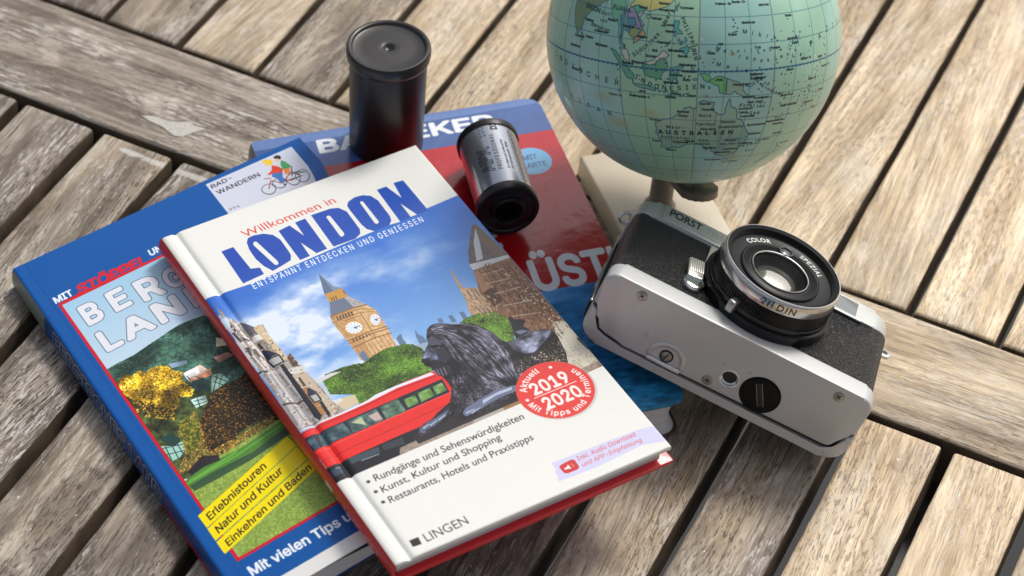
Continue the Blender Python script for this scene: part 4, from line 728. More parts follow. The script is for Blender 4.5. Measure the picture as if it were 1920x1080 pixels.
def wood_material():
    m, nt, p, N, L = nodes('weathered_teak')
    uv = N.new('ShaderNodeUVMap'); uv.uv_map = 'UVMap'
    at = N.new('ShaderNodeAttribute'); at.attribute_name = 'tint'
    sep = N.new('ShaderNodeSeparateColor'); L.new(at.outputs[0], sep.inputs[0])
    def noise(sx, sy, detail=3, rough=.6, dist=0.0, off=0.0):
        mp = N.new('ShaderNodeMapping'); mp.inputs['Scale'].default_value = (sx, sy, 1); mp.inputs['Location'].default_value = (off, off * .7, 0)
        L.new(uv.outputs[0], mp.inputs[0])
        n = N.new('ShaderNodeTexNoise'); n.noise_dimensions = '3D'; n.inputs['Scale'].default_value = 1; n.inputs['Detail'].default_value = detail; n.inputs['Roughness'].default_value = rough; n.inputs['Distortion'].default_value = dist
        L.new(mp.outputs[0], n.inputs['Vector']); return n.outputs[0]
    def ramp(src, lo, hi, a=0.0, b=1.0):
        r = N.new('ShaderNodeMapRange'); r.interpolation_type = 'SMOOTHSTEP'
        r.inputs[1].default_value = lo; r.inputs[2].default_value = hi; r.inputs[3].default_value = a; r.inputs[4].default_value = b
        L.new(src, r.inputs[0]); return r.outputs[0]
    def math_(op, a, b):
        n = N.new('ShaderNodeMath'); n.operation = op
        for i, v in enumerate((a, b)):
            if isinstance(v, (int, float)): n.inputs[i].default_value = v
            else: L.new(v, n.inputs[i])
        return n.outputs[0]
    def mix(f, a, b, mode='MIX'):
        n = N.new('ShaderNodeMix'); n.data_type = 'RGBA'; n.blend_type = mode
        if isinstance(f, (int, float)): n.inputs[0].default_value = f
        else: L.new(f, n.inputs[0])
        for i, v in ((6, a), (7, b)):
            if isinstance(v, tuple): n.inputs[i].default_value = v
            else: L.new(v, n.inputs[i])
        return n.outputs[2]
    tan = mix(ramp(noise(9, 70, 4), .35, .65), (.46, .345, .215, 1), (.70, .565, .395, 1))
    grey = mix(ramp(noise(14, 110, 4, off=3), .35, .65), (.150, .120, .094, 1), (.345, .295, .242, 1))
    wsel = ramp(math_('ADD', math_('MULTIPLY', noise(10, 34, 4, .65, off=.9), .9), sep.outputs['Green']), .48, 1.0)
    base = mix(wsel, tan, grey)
    coarse = noise(24, 420, 4, .7, .4, off=2)
    fine = noise(70, 1500, 3, .7, .3, off=1)
    base = mix(1.0, base, mix(ramp(coarse, .32, .68), (.72, .70, .68, 1), (1.20, 1.20, 1.20, 1)), 'MULTIPLY')
    base = mix(1.0, base, mix(ramp(fine, .32, .68), (.80, .80, .80, 1), (1.16, 1.16, 1.16, 1)), 'MULTIPLY')
    # silvery worn flecks lying along the grain
    fl = math_('MULTIPLY', ramp(noise(90, 700, 5, .8, .6, off=5), .515, .575), ramp(noise(18, 50, 4, .65, off=1.2), .44, .60))
    base = mix(math_('MULTIPLY', fl, math_('MINIMUM', math_('ADD', math_('MULTIPLY', sep.outputs['Green'], .8), .38), .9)), base, (.66, .62, .575, 1))
    sp = ramp(noise(300, 420, 3, .65, off=2.1), .665, .71)
    base = mix(math_('MULTIPLY', sp, .8), base, (.74, .70, .64, 1))
    pal = ramp(noise(17, 48, 5, .7, .8, off=9.5), .52, .66)
    base = mix(math_('MULTIPLY', pal, .42), base, (.70, .625, .52, 1))
    # dark stains
    st = ramp(noise(12, 30, 4, .65, .4, off=3.0), .54, .74)
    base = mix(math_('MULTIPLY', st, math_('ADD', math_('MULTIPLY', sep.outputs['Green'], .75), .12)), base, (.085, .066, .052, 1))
    # open pores: short dark dashes, and long drying cracks
    pore = math_('MULTIPLY', ramp(noise(210, 1350, 2, .5, .25, off=4.0), .565, .615), ramp(noise(22, 60, 3, .6, off=4.4), .34, .52))
    pore2 = math_('MULTIPLY', ramp(noise(26, 950, 3, .6, .35, off=5.0), .585, .64), ramp(noise(9, 40, 2, .6, off=5.4), .42, .58))
    pore = math_('MULTIPLY', pore, ramp(noise(3.5, 22, 2, .5, off=6.6), .36, .60, .25, 1.0))
    po = math_('MAXIMUM', pore, math_('MULTIPLY', pore2, .85))
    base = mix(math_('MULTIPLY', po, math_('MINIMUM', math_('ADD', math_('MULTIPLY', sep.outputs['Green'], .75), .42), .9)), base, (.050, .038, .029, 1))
    wr = math_('MULTIPLY', ramp(math_('ADD', math_('MULTIPLY', noise(200, 160, 4, .7, off=8.0), .7), math_('MULTIPLY', at.outputs['Alpha'], .5)), .62, .74), at.outputs['Alpha'])
    base = mix(math_('MULTIPLY', wr, .9), base, (.66, .63, .58, 1))
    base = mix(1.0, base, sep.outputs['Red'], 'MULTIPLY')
    # cut side faces stay browner
    base = mix(sep.outputs['Blue'], mix(ramp(noise(40, 60, 3, off=6.0), .3, .7), (.060, .042, .028, 1), (.15, .11, .07, 1)), base)
    L.new(base, p.inputs['Base Color'])
    L.new(ramp(noise(20, 200, 3, off=7.0), .3, .7, .50, .72), p.inputs['Roughness'])
    p.inputs['Specular IOR Level'].default_value = .35
    h = math_('SUBTRACT', math_('ADD', math_('MULTIPLY', fine, .3), math_('MULTIPLY', coarse, .5)), math_('MULTIPLY', po, .9))
    b = N.new('ShaderNodeBump'); b.inputs['Strength'].default_value = .75; b.inputs['Distance'].default_value = .00035
    L.new(h, b.inputs['Height']); L.new(b.outputs[0], p.inputs['Normal'])
    return m

# ---------------------------------------------------------------- object helpers
def uvlayer(bm): return bm.loops.layers.uv.get('UVMap') or bm.loops.layers.uv.new('UVMap')
def thing(name, label, cat, matrix=None, loc=(0, 0, 0), group=None):
    o = bpy.data.objects.new(name, None); COL.objects.link(o)
    o.empty_display_size = .02
    if matrix is not None: o.matrix_world = matrix
    else: o.location = loc
    o['label'] = label; o['category'] = cat
    if group: o['group'] = group
    return o
def obj(name, bm, mats, parent=None, smooth=35, label=None):
    me = bpy.data.meshes.new(name)
    bm.normal_update(); bm.to_mesh(me); bm.free()
    for m in (mats if isinstance(mats, (list, tuple)) else [mats]): me.materials.append(m)
    if smooth:
        for f in me.polygons: f.use_smooth = True
        me.set_sharp_from_angle(angle=math.radians(smooth))
    o = bpy.data.objects.new(name, me); COL.objects.link(o)
    if parent is not None: o.parent = parent
    if label: o['label'] = label
    return o
def vmm(bm, x, y, z): return bm.verts.new((x * MM, y * MM, z * MM))
def box(bm, x0, x1, y0, y1, z0, z1, bev=0.0, seg=2, mi=0, M=None):
    r = bmesh.ops.create_cube(bm, size=1.0)
    vs = r['verts']
    for v in vs: v.co = Vector(((x0 + (v.co.x + .5) * (x1 - x0)) * MM, (y0 + (v.co.y + .5) * (y1 - y0)) * MM, (z0 + (v.co.z + .5) * (z1 - z0)) * MM))
    fs = set(f for v in vs for f in v.link_faces)
    for f in fs: f.material_index = mi
    if bev:
        es = set(e for f in fs for e in f.edges)
        rr = bmesh.ops.bevel(bm, geom=list(es), offset=bev * MM, segments=seg, affect='EDGES', profile=.5)
        for f in rr['faces']: f.material_index = mi
        vs = list(set(v for f in rr['faces'] for v in f.verts) | set(v for v in vs if v.is_valid))
    if M is not None: bmesh.ops.transform(bm, matrix=M, verts=list(set(vs)))
    return vs
def lathe(bm, prof, seg=64, M=None, mis=None, close=False, x=0, y=0, z=0):
    """prof: (radius, height) in mm round the local z axis"""
    rings = []
    for (r, h) in prof:
        if r < 1e-6: rings.append([vmm(bm, x, y, z + h)])
        else: rings.append([vmm(bm, x + r * math.cos(2 * math.pi * i / seg), y + r * math.sin(2 * math.pi * i / seg), z + h) for i in range(seg)])
    for k in range(len(rings) - 1):
        a, b = rings[k], rings[k + 1]; mi = mis[k] if mis else 0
        for i in range(seg):
            j = (i + 1) % seg
            if len(a) == 1 and len(b) == 1: continue
            if len(a) == 1: f = bm.faces.new((a[0], b[i], b[j]))
            elif len(b) == 1: f = bm.faces.new((a[i], b[0], a[j]))
            else: f = bm.faces.new((a[i], b[i], b[j], a[j]))
            f.material_index = mi
    vs = [v for r in rings for v in r]
    if M is not None: bmesh.ops.transform(bm, matrix=M, verts=vs)
    return vs
def prism(bm, pts, z0, z1, bev=0.0, seg=2, mi=0, M=None, side_mi=None, bevbot=True):
    """extrude an outline (mm, counter-clockwise) from z0 to z1"""
    bot = [vmm(bm, p[0], p[1], z0) for p in pts]; top = [vmm(bm, p[0], p[1], z1) for p in pts]; n = len(pts)
    ft = bm.faces.new(top); fb = bm.faces.new(bot[::-1]); ft.material_index = fb.material_index = mi
    for i in range(n):
        f = bm.faces.new((bot[i], bot[(i + 1) % n], top[(i + 1) % n], top[i])); f.material_index = mi if side_mi is None else side_mi
    vs = bot + top
    if bev:
        es = list(ft.edges) + (list(fb.edges) if bevbot else [])
        rr = bmesh.ops.bevel(bm, geom=es, offset=bev * MM, segments=seg, affect='EDGES', profile=.5)
        vs = list(set(v for f in rr['faces'] for v in f.verts) | set(v for v in vs if v.is_valid))
    if M is not None: bmesh.ops.transform(bm, matrix=M, verts=list(set(vs)))
    return vs
def rrect(x0, x1, y0, y1, r, n=6):
    if isinstance(r, (int, float)): r = (r,) * 4
    out = []
    for (cx, cy, a0, q) in ((x1 - r[0], y0 + r[0], -90, r[0]), (x1 - r[1], y1 - r[1], 0, r[1]), (x0 + r[2], y1 - r[2], 90, r[2]), (x0 + r[3], y0 + r[3], 180, r[3])):
        for k in range(n + 1):
            a = math.radians(a0 + 90 * k / n); out.append((cx + q * math.cos(a), cy + q * math.sin(a)))
    return out
def letters(bm, s, f, mi=0, bold=0.0, space=1.0):
    """lay flat lettering on a surface: f maps font units (cap height 1) to a point in mm"""
    v, t = text_faces(s, space, bold); cp = cap_h('g'); x0 = v[:, 0].min()
    vs = [vmm(bm, *f((p[0] - x0) / cp, p[1] / cp)) for p in v]
    out = []
    for a in t:
        try: fc = bm.faces.new([vs[i] for i in a]); fc.material_index = mi
        except ValueError: pass
    return vs
def grid(bm, nx, ny, fn, uvf=None, mi=0, flip=False):
    uvl = uvlayer(bm)
    V = [[vmm(bm, *fn(i / nx, j / ny)) for i in range(nx + 1)] for j in range(ny + 1)]
    for j in range(ny):
        for i in range(nx):
            q = [(i, j), (i, j + 1), (i + 1, j + 1), (i + 1, j)]
            if flip: q = q[::-1]
            f = bm.faces.new([V[b][a] for a, b in q]); f.material_index = mi
            if uvf:
                for l, (a, b) in zip(f.loops, q): l[uvl].uv = uvf(a / nx, b / ny)
    return V
RAW = {k: [Vector(p) for p in v] for k, v in {'L': [(-137.415, 746.394, 29.035), (-45.08, 810.165, 36.169), (62.999, 653.098, 41.327), (-29.336, 589.328, 34.193)], 'S': [(-195.153, 740.043, 9.729), (-92.82, 814.779, 29.365), (23.513, 655.213, 43.365), (-78.82, 580.476, 10.78)], 'B': [(-113.345, 820.543, 19.08), (1.565, 866.535, 22.321), (70.129, 695.229, 22.321), (-44.781, 649.237, 19.08)]}.items()}      # corners of the three covers in mm: head-spine, head-edge, foot-edge, foot-spine
# ---------------------------------------------------------------- ground far below and the slatted garden table
YAW = math.radians(-20.52245)
DU = Vector((math.cos(YAW), math.sin(YAW), 0)); DV = Vector((-math.sin(YAW), math.cos(YAW), 0))
PIT, U0, V1, V2 = 37.8446, -501.714, 788.160, 727.259
def tw(u, v, z): p = DU * u + DV * v; return (p.x, p.y, z)

bm = bmesh.new(); uvl = uvlayer(bm)
f = bm.faces.new([bm.verts.new(p) for p in ((-8, -6, -.74), (8, -6, -.74), (8, 12, -.74), (-8, 12, -.74))])
ground = obj('ground', bm, simple('dark_paving', (.03, .03, .031), .8, var=.4, vscale=6), smooth=0)
ground['kind'] = 'structure'

WOOD = wood_material()
def plank(bm, a0, a1, c0, c1, along_u, thick=19, seed=0, bright=1.0, grey=.3, nseg=70, r=1.6, cap_r=1.2, worn=None):
    """one weathered plank; a = along the grain, c = across (mm)"""
    uvl = uvlayer(bm); cl = bm.loops.layers.float_color.get('tint') or bm.loops.layers.float_color.new('tint')
    rr = random.Random(seed); o1, o2 = rr.random() * 3, rr.random() * 3; ga = math.tan(math.radians(rr.uniform(-5, 5)))
    w = c1 - c0
    prof = [(0, -thick), (0, -r)] + [(r - r * math.cos(math.radians(k)), -r + r * math.sin(math.radians(k))) for k in (30, 60, 90)]
    prof += [(w * k, 0) for k in (.2, .4, .6, .8)]
    prof += [(w - p[0], p[1]) for p in prof[:5][::-1]]
    arc = [0]
    for i in range(1, len(prof)): arc.append(arc[-1] + math.hypot(prof[i][0] - prof[i - 1][0], prof[i][1] - prof[i - 1][1]))
    ss = [0, .0006, .0015] + [(i + .5) / nseg for i in range(nseg)] + [1 - .0015, 1 - .0006, 1]
    L = a1 - a0; ss = [0, cap_r * .35 / L, cap_r / L] + [cap_r / L + (1 - 2 * cap_r / L) * i / nseg for i in range(1, nseg)] + [1 - cap_r / L, 1 - cap_r * .35 / L, 1]
    rows = []
    for si, s in enumerate(ss):
        a = a0 + L * s; e = {0: .9, 1: .3, len(ss) - 1: .9, len(ss) - 2: .3}.get(si, 0) * cap_r
        row = []
        for pi, (c, z) in enumerate(prof):
            q = Vector((a * .02, c * .05 + o1, o2))
            dc = mnoise.noise(Vector((a * .016 + o1 * 3, 0 if c < w / 2 else 7.3, o2))) * .45 + mnoise.noise(Vector((a * .11 + o1, 3 if c < w / 2 else 9.3, o2))) * .22
            dz = (mnoise.noise(q) * .22 + mnoise.noise(Vector((a * .09, c * .2 + o2, o1))) * .10) if z > -thick + 1 else 0
            zz = z + dz - (e if z > -3 else 0)
            cc = c0 + c + (dc if pi < 3 or pi > len(prof) - 4 else dc * .3)
            row.append(vmm(bm, *(tw(a, cc, zz) if along_u else tw(cc, a, zz))))
        rows.append(row)
    def face(vs, uvs, top):
        if not along_u: vs = vs[::-1]; uvs = uvs[::-1]
        f = bm.faces.new(vs)
        for l, uv in zip(f.loops, uvs):
            x = l.vert.co.x / MM; y = l.vert.co.y / MM
            g = grey - .0013 * (x - 20) + .0003 * (700 - y)  # greyer to the left and near side: weathering plus shade put into the colour
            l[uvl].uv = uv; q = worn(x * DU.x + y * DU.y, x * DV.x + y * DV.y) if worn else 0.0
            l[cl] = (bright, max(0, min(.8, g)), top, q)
    for i in range(len(ss) - 1):
        for j in range(len(prof) - 1):
            top = 1.0 if (prof[j][1] > -r * .8 and prof[j + 1][1] > -r * .8) else 0.0
            U = lambda k, m: ((a0 + L * ss[k]) * MM + o1, (arc[m] + L * ss[k] * ga) * MM + o2)
            face([rows[i][j], rows[i + 1][j], rows[i + 1][j + 1], rows[i][j + 1]][::-1], [U(i, j), U(i + 1, j), U(i + 1, j + 1), U(i, j + 1)][::-1], top)
    for k, row in ((0, rows[0]), (1, rows[-1])):
        vs = row[::-1] if k == 0 else row
        face(vs if along_u else vs, [(o1 + v.co.z, o2 + p[0] * MM) for v, p in zip(vs, prof)], 0.0)

table = thing('garden_table', 'weathered grey brown slatted wooden garden table under everything', 'table', loc=tuple(Vector(tw(-100, 760, -740)) * MM))
TI = table.matrix_world.copy(); TI.translation = Vector(tw(-100, 760, -740)) * MM; TI = TI.inverted()
tints = random.Random(5)
def seat(o): o.matrix_parent_inverse = TI; return o
bmL, bmU = bmesh.new(), bmesh.new()
def worn_ends(u, v):                                               # paint worn off along the cut ends of three slats
    return math.exp(-((v - 717.2) / 2.6) ** 2) if -452 < u < -404 else 0.0
br = {-1: .86, 0: .84, 1: .86, 2: .82, 3: .86, 4: .84, 5: .82, 7: .92, 8: .94, 9: 1.06, 10: 1.16, 11: 1.18, 12: 1.2, 13: 1.2}  # slat brightness: left darker, right lighter, light falloff put into the wood colour
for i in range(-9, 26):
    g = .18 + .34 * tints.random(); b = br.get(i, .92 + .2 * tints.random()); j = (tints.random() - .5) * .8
    a, e = U0 + i * PIT, U0 + (i + 1) * PIT
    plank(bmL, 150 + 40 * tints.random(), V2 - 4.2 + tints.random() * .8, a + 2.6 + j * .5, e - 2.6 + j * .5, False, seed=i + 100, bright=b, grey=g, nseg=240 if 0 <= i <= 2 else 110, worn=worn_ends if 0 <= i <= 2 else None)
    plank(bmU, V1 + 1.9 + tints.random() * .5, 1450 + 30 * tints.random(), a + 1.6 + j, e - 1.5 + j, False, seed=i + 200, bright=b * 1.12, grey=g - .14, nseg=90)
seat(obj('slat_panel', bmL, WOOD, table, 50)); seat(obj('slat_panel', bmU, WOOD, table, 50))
bm = bmesh.new()
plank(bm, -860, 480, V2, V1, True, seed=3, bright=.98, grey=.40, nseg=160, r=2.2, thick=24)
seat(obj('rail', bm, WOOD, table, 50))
# old paint marks worn into the wood
bm = bmesh.new()
def mark(pts, z=.35):
    c = sum((Vector((*p, 0)) for p in pts), Vector()) / len(pts)
    top = [vmm(bm, *tw(p[0], p[1], z)) for p in pts]; low = [vmm(bm, *tw(c.x + (p[0] - c.x) * 1.04, c.y + (p[1] - c.y) * 1.04, -.3)) for p in pts]
    n = len(pts); fs = [bm.faces.new(top)] + [bm.faces.new((low[i], low[(i + 1) % n], top[(i + 1) % n], top[i])) for i in range(n)]
mark([(-453, 740.2), (-448, 742.6), (-442, 742.6), (-437.7, 744.0), (-433.2, 746.8), (-429.6, 745.7), (-425, 746.2), (-428.6, 741.4), (-431.2, 736.6), (-434.4, 735.6), (-437, 736.6), (-441.6, 738.3), (-448, 738.8)])
seat(obj('paint_mark', bm, simple('old_paint', (.46, .44, .40), .75, var=.35, vscale=700), table, 0))
steel = simple('grey_steel', (.20, .20, .205), .5, .3)
bm = bmesh.new()
M = Matrix((( DU.x, DV.x, 0, 0), (DU.y, DV.y, 0, 0), (0, 0, 1, 0), (0, 0, 0, 1)))
box(bm, -106, -71, 470, 742, -46, -38, .8, M=M); seat(obj('under_gap_bar', bm, steel, table, 30))  # added bar below one gap, standing in for lit ground beneath the table
bm = bmesh.new(); box(bm, -398, -346, 540, 557, -40, -34, .8, M=M); seat(obj('under_gap_bar', bm, steel, table, 30))  # steel support piece under the left slats
for (u, v) in ((-760, 200), (420, 200), (-760, 1390), (420, 1390)):
    bm = bmesh.new(); box(bm, u - 28, u + 28, v - 28, v + 28, -739, -26, 3, M=M)
    seat(obj('leg', bm, simple('leg_wood', (.24, .18, .12), .7), table, 30))

# ---------------------------------------------------------------- books
def frame_of(P):
    X = (P[1] - P[0]).normalized(); D = (P[3] - P[0]).normalized(); N = X.cross(-D).normalized(); Y = N.cross(X)
    M = Matrix(((X.x, Y.x, N.x, P[0].x * MM), (X.y, Y.y, N.y, P[0].y * MM), (X.z, Y.z, N.z, P[0].z * MM), (0, 0, 0, 1)))
    return M, (P[1] - P[0]).length, (P[3] - P[0]).length
ML, LW, LH = frame_of(RAW['L']); MS, SW, SH = frame_of(RAW['S']); MB, BW, BH = frame_of(RAW['B'])
def plane_z(M, x, y, off=0.0):
    """height (mm) of the plane z=off of a book frame above world point x, y (mm), plus the local coordinates there"""
    n = M.to_3x3().col[2]; o = M.translation / MM + n * off
    z = o.z - (n.x * (x - o.x) + n.y * (y - o.y)) / n.z
    l = M.inverted() @ (Vector((x, y, z)) * MM) / MM
    return z, l.x, -l.y
def outside(lx, ly, w, h):
    dx = max(-lx, lx - w, 0); dy = max(-ly, ly - h, 0); return math.hypot(dx, dy)
def gridxy(bm, xs, ys, fn, uvf, mi=0, flip=False):
    uvl = uvlayer(bm)
    V = [[vmm(bm, *fn(x, y)) for x in xs] for y in ys]
    for j in range(len(ys) - 1):
        for i in range(len(xs) - 1):
            q = [(i, j), (i, j + 1), (i + 1, j + 1), (i + 1, j)]
            if flip: q = q[::-1]
            f = bm.faces.new([V[b][a] for a, b in q]); f.material_index = mi
            if uvf:
                for l, (a, b) in zip(f.loops, q): l[uvl].uv = uvf(xs[a], ys[b])
    return V
def skirt(bm, V, down, uvf, xs, ys, mi=0):
    """close a sheet downwards: side walls round its rim and a bottom"""
    uvl = uvlayer(bm); ny, nx = len(V), len(V[0])
    rim = [(0, j) for j in range(ny)] + [(i, ny - 1) for i in range(1, nx)] + [(nx - 1, j) for j in range(ny - 2, -1, -1)] + [(i, 0) for i in range(nx - 2, 0, -1)]
    low = [down(V[j][i], xs[i], ys[j]) for i, j in rim]
    n = len(rim)
    for k in range(n):
        (i, j), (a, b) = rim[k], rim[(k + 1) % n]
        f = bm.faces.new((V[j][i], low[k], low[(k + 1) % n], V[b][a])[::-1]); f.material_index = mi
        for l in f.loops:
            q = (i, j) if l.vert in (V[j][i], low[k]) else (a, b); l[uvl].uv = uvf(xs[q[0]], ys[q[1]])
    f = bm.faces.new(low); f.material_index = mi
    return low
def lin(a, b, n): return [a + (b - a) * i / n for i in range(n + 1)]

paper = simple('page_edges', (.70, .72, .74), .8, var=.10, vscale=700)
def pages_material(name, axis_scale, col=(.74, .75, .76)):
    m, nt, p, N, L = nodes(name)
    tc = N.new('ShaderNodeTexCoord'); mp = N.new('ShaderNodeMapping'); mp.inputs['Scale'].default_value = axis_scale
    n = N.new('ShaderNodeTexNoise'); n.inputs['Scale'].default_value = 1; n.inputs['Detail'].default_value = 3
    L.new(tc.outputs['Object'], mp.inputs[0]); L.new(mp.outputs[0], n.inputs['Vector'])
    mr = N.new('ShaderNodeMix'); mr.data_type = 'RGBA'; mr.inputs[6].default_value = (*[c * .55 for c in col], 1); mr.inputs[7].default_value = (*[min(.9, c * 1.15) for c in col], 1)
    L.new(n.outputs[0], mr.inputs[0]); L.new(mr.outputs[2], p.inputs['Base Color']); p.inputs['Roughness'].default_value = .75
    b = N.new('ShaderNodeBump'); b.inputs['Strength'].default_value = .5; b.inputs['Distance'].default_value = .0002; L.new(n.outputs[0], b.inputs['Height']); L.new(b.outputs[0], p.inputs['Normal'])
    return m
PAGES = pages_material('stacked_pages', (8, 8, 3500))

# --- white hardcover city guide
lon = thing('guidebook', 'white hardcover city guide with clock tower photo and red spine, topmost of the books', 'book', matrix=ML)
m_lon = printed('city_guide_cover', art_london(), rough=.32, spec=.42, coat=.10, bump=.18, bscale=160, bdist=.0003)
m_red = simple('red_case', srgb(206, 32, 44), .38, coat=.2, bump=('noise', 900, .0002, .2))
T = 8.8
def lon_z(x, y):
    z = -.95 * math.exp(-((x - 5.8) / 1.15) ** 2)
    if x < 1.6: z -= .55 * ((1.6 - x) / 1.6) ** 2
    e = min(LW - x, y, LH - y)
    if e < .7: z -= .38 * (1 - e / .7) ** 2
    z += .25 * math.sin(x / LW * 3.1) * math.sin(y / LH * 3.1) + .35 * max(0, (x / LW) + (y / LH) - 1.8) * -1
    return z
xs = [0, .2, .5, .9, 1.3, 1.7, 2.6, 3.6, 4.3, 4.7, 5.1, 5.5, 5.8, 6.1, 6.5, 6.9, 7.3, 8, 9.5] + lin(12, LW - 2, 34) + [LW - 1.2, LW - .7, LW - .45, LW - .2, LW]
ys = [0, .2, .45, .7, 1.2, 2] + lin(5, LH - 5, 50) + [LH - 2, LH - 1.2, LH - .7, LH - .45, LH - .2, LH]
bm = bmesh.new(); uvf = lambda x, y: (x / LW, 1 - y / LH)
V = gridxy(bm, xs, ys, lambda x, y: (x, -y, lon_z(x, y)), uvf)
skirt(bm, V, lambda v, x, y: bm.verts.new((v.co.x, v.co.y, -2.1 * MM)), uvf, xs, ys)
obj('front_cover', bm, m_lon, lon, 40)
bm = bmesh.new(); AN = lin(0, 1, 12)
def sp(t, y):
    a = math.pi * t; return (-.15 - 1.5 * math.sin(a) ** .7, -y, -.5 - (T - 1.0) * (t))
V = gridxy(bm, AN, lin(0, LH, 30), lambda t, y: sp(t, y), lambda t, y: (y / LH, 1 - t), flip=True)
V2_ = gridxy(bm, AN, lin(0, LH, 30), lambda t, y: (sp(t, y)[0] + 1.3, -y, sp(t, y)[2]), lambda t, y: (.01, .5))
for row in (0, -1):
    for i in range(12):
        q = (V[row][i], V[row][i + 1], V2_[row][i + 1], V2_[row][i]); bm.faces.new(q if row == -1 else q[::-1])
obj('spine', bm, printed('city_guide_spine', art_london_spine(), rough=.38, coat=.2), lon, 50)
bm = bmesh.new(); box(bm, -.3, LW + .9, -LH - .9, .6, -T, -T + 1.7, .4); obj('back_cover', bm, m_red, lon, 40)
bm = bmesh.new(); box(bm, 1.4, LW - 3, -LH + 2.4, -2.6, -T + 1.72, -2.12, 0); obj('page_block', bm, PAGES, lon, 0)
# --- blue paperback cycling guide, its free edge lying on the coast guide
PS = RAW['S']
cyc = thing('guidebook', 'blue paperback cycling guide with three yellow bands, half hidden under the white guide', 'book', loc=tuple(PS[3] * MM))
OS = PS[3] * MM
def s_top(u, v):
    p = (PS[0] * (1 - u) + PS[1] * u) * (1 - v) + (PS[3] * (1 - u) + PS[2] * u) * v
    zl, lx, ly = plane_z(ML, p.x, p.y, -T - .35); d = outside(lx, ly, LW + 1, LH + 1)
    if lx < 1 or ly < 1 or ly > LH - 1: d = max(d, 0)
    z = p.z; lim = zl + d * .5
    if lim < z: z = lim
    return Vector((p.x, p.y, z))
def s_bot(u, v):
    p = s_top(u, v); z = max(.25, p.z - 9.6)
    zb, lx, ly = plane_z(MB, p.x, p.y, .25); d = outside(lx, ly, BW, BH)
    zz = zb - d * .4
    if zz > z: z = zz
    if z > p.z - 1.6: z = p.z - 1.6
    return Vector((p.x, p.y, z))
us = [0, .002, .006] + lin(.012, .988, 40) + [.995, 1]; vs_ = [0, .002] + lin(.008, .992, 48) + [.998, 1]
def loc_(p, dz=0): return ((p.x - PS[3].x), (p.y - PS[3].y), (p.z - PS[3].z + dz))
m_cyc = printed('cycling_guide_cover', art_cycling(), rough=.40, spec=.35, coat=.03, bump=.12, bscale=120)
uvf = lambda u, v: (u, 1 - v)
bm = bmesh.new()
crease = lambda u: -.22 * math.exp(-((u - .041) / .004) ** 2) - (.35 * ((.006 - u) / .006) ** 2 if u < .006 else 0)
V = gridxy(bm, us, vs_, lambda u, v: loc_(s_top(u, v), crease(u)), uvf)
skirt(bm, V, lambda v, x, y: bm.verts.new((v.co.x, v.co.y, v.co.z - .4 * MM)), uvf, us, vs_)
obj('front_cover', bm, m_cyc, cyc, 40)
bm = bmesh.new()
def s_spine(t, v):
    a, b = s_top(0, v), s_bot(0, v); p = a * (1 - t) + b * t; d = (PS[0] - PS[1]).normalized()
    return loc_(p + d * (.05 + .5 * math.sin(math.pi * t) ** .6), -.35 * (1 - t))
V = gridxy(bm, lin(0, 1, 8), vs_, s_spine, lambda t, v: (v, 1 - t), flip=True)
obj('spine', bm, printed('cycling_guide_spine', art_cycling_spine(), rough=.4), cyc, 50)
bm = bmesh.new()
U_ = lin(.004, .997, 30); W_ = lin(.002, .998, 30)
A = gridxy(bm, U_, W_, lambda u, v: loc_(s_top(u, v), -.42), None); B = gridxy(bm, U_, W_, lambda u, v: loc_(s_bot(u, v), .42), None, flip=True)
n = len(U_) - 1
for k in range(n):
    for (a, b) in (((k, 0), (k + 1, 0)), ((k + 1, n), (k, n)), ((n, k), (n, k + 1)), ((0, k + 1), (0, k))):
        bm.faces.new((A[a[1]][a[0]], A[b[1]][b[0]], B[b[1]][b[0]], B[a[1]][a[0]]))
obj('page_block', bm, PAGES, cyc, 30)
bm = bmesh.new()
V = gridxy(bm, us, vs_, lambda u, v: loc_(s_bot(u, v), .4), uvf)
skirt(bm, V, lambda v, x, y: bm.verts.new((v.co.x, v.co.y, v.co.z - .4 * MM)), uvf, us, vs_)
obj('back_cover', bm, simple('blue_card', srgb(0, 72, 150), .35), cyc, 40)

# --- red and blue coast guide in a clear plastic jacket
bk = thing('guidebook', 'red and blue glossy coast guide lying flat under the film canister and cassette', 'book', matrix=MB)
m_bk = printed('coast_guide_cover', art_coast(), rough=.22, spec=.42, coat=.35, bump=.5, bscale=120, bdist=.0009)
TB0 = 18.6
bm = bmesh.new(); out = rrect(0, BW, -BH, 0, (5, 6, 1.2, 1.2), 8)
def cover_sheet(bm, out, z0, z1, bev):
    vs = prism(bm, out, z0, z1, bev, 3)
    uvl = uvlayer(bm)
    for f in bm.faces:
        for l in f.loops: l[uvl].uv = (l.vert.co.x / MM / BW, 1 + l.vert.co.y / MM / BH)
cover_sheet(bm, out, -1.1, 0, .45)
bmesh.ops.triangulate(bm, faces=[f for f in bm.faces if len(f.verts) > 4])
obj('front_cover', bm, m_bk, bk, 40)
bm = bmesh.new(); cover_sheet(bm, rrect(-.2, BW - .6, -BH + .4, 0, (5, 6, 1.2, 1.2), 8), -TB0 + .1, -TB0 + 1.2, .3)
obj('back_cover', bm, simple('brown_card', (.10, .05, .04), .3, coat=.4, var=.5, vscale=200), bk, 40)
bm = bmesh.new()
outp = rrect(.8, BW - 1.6, -BH + 1.3, -1.2, (6, 6, .6, .6), 8)
L0 = None; ring = []
for k in range(9):
    t = k / 8; ins = 2.6 * math.sin(math.pi * t)
    ring.append([vmm(bm, p[0] - (ins if p[0] > BW / 2 else 0), p[1], -1.12 - (TB0 - 2.34) * t) for p in outp])
for k in range(8):
    for i in range(len(outp)):
        j = (i + 1) % len(outp); bm.faces.new((ring[k][i], ring[k + 1][i], ring[k + 1][j], ring[k][j]))
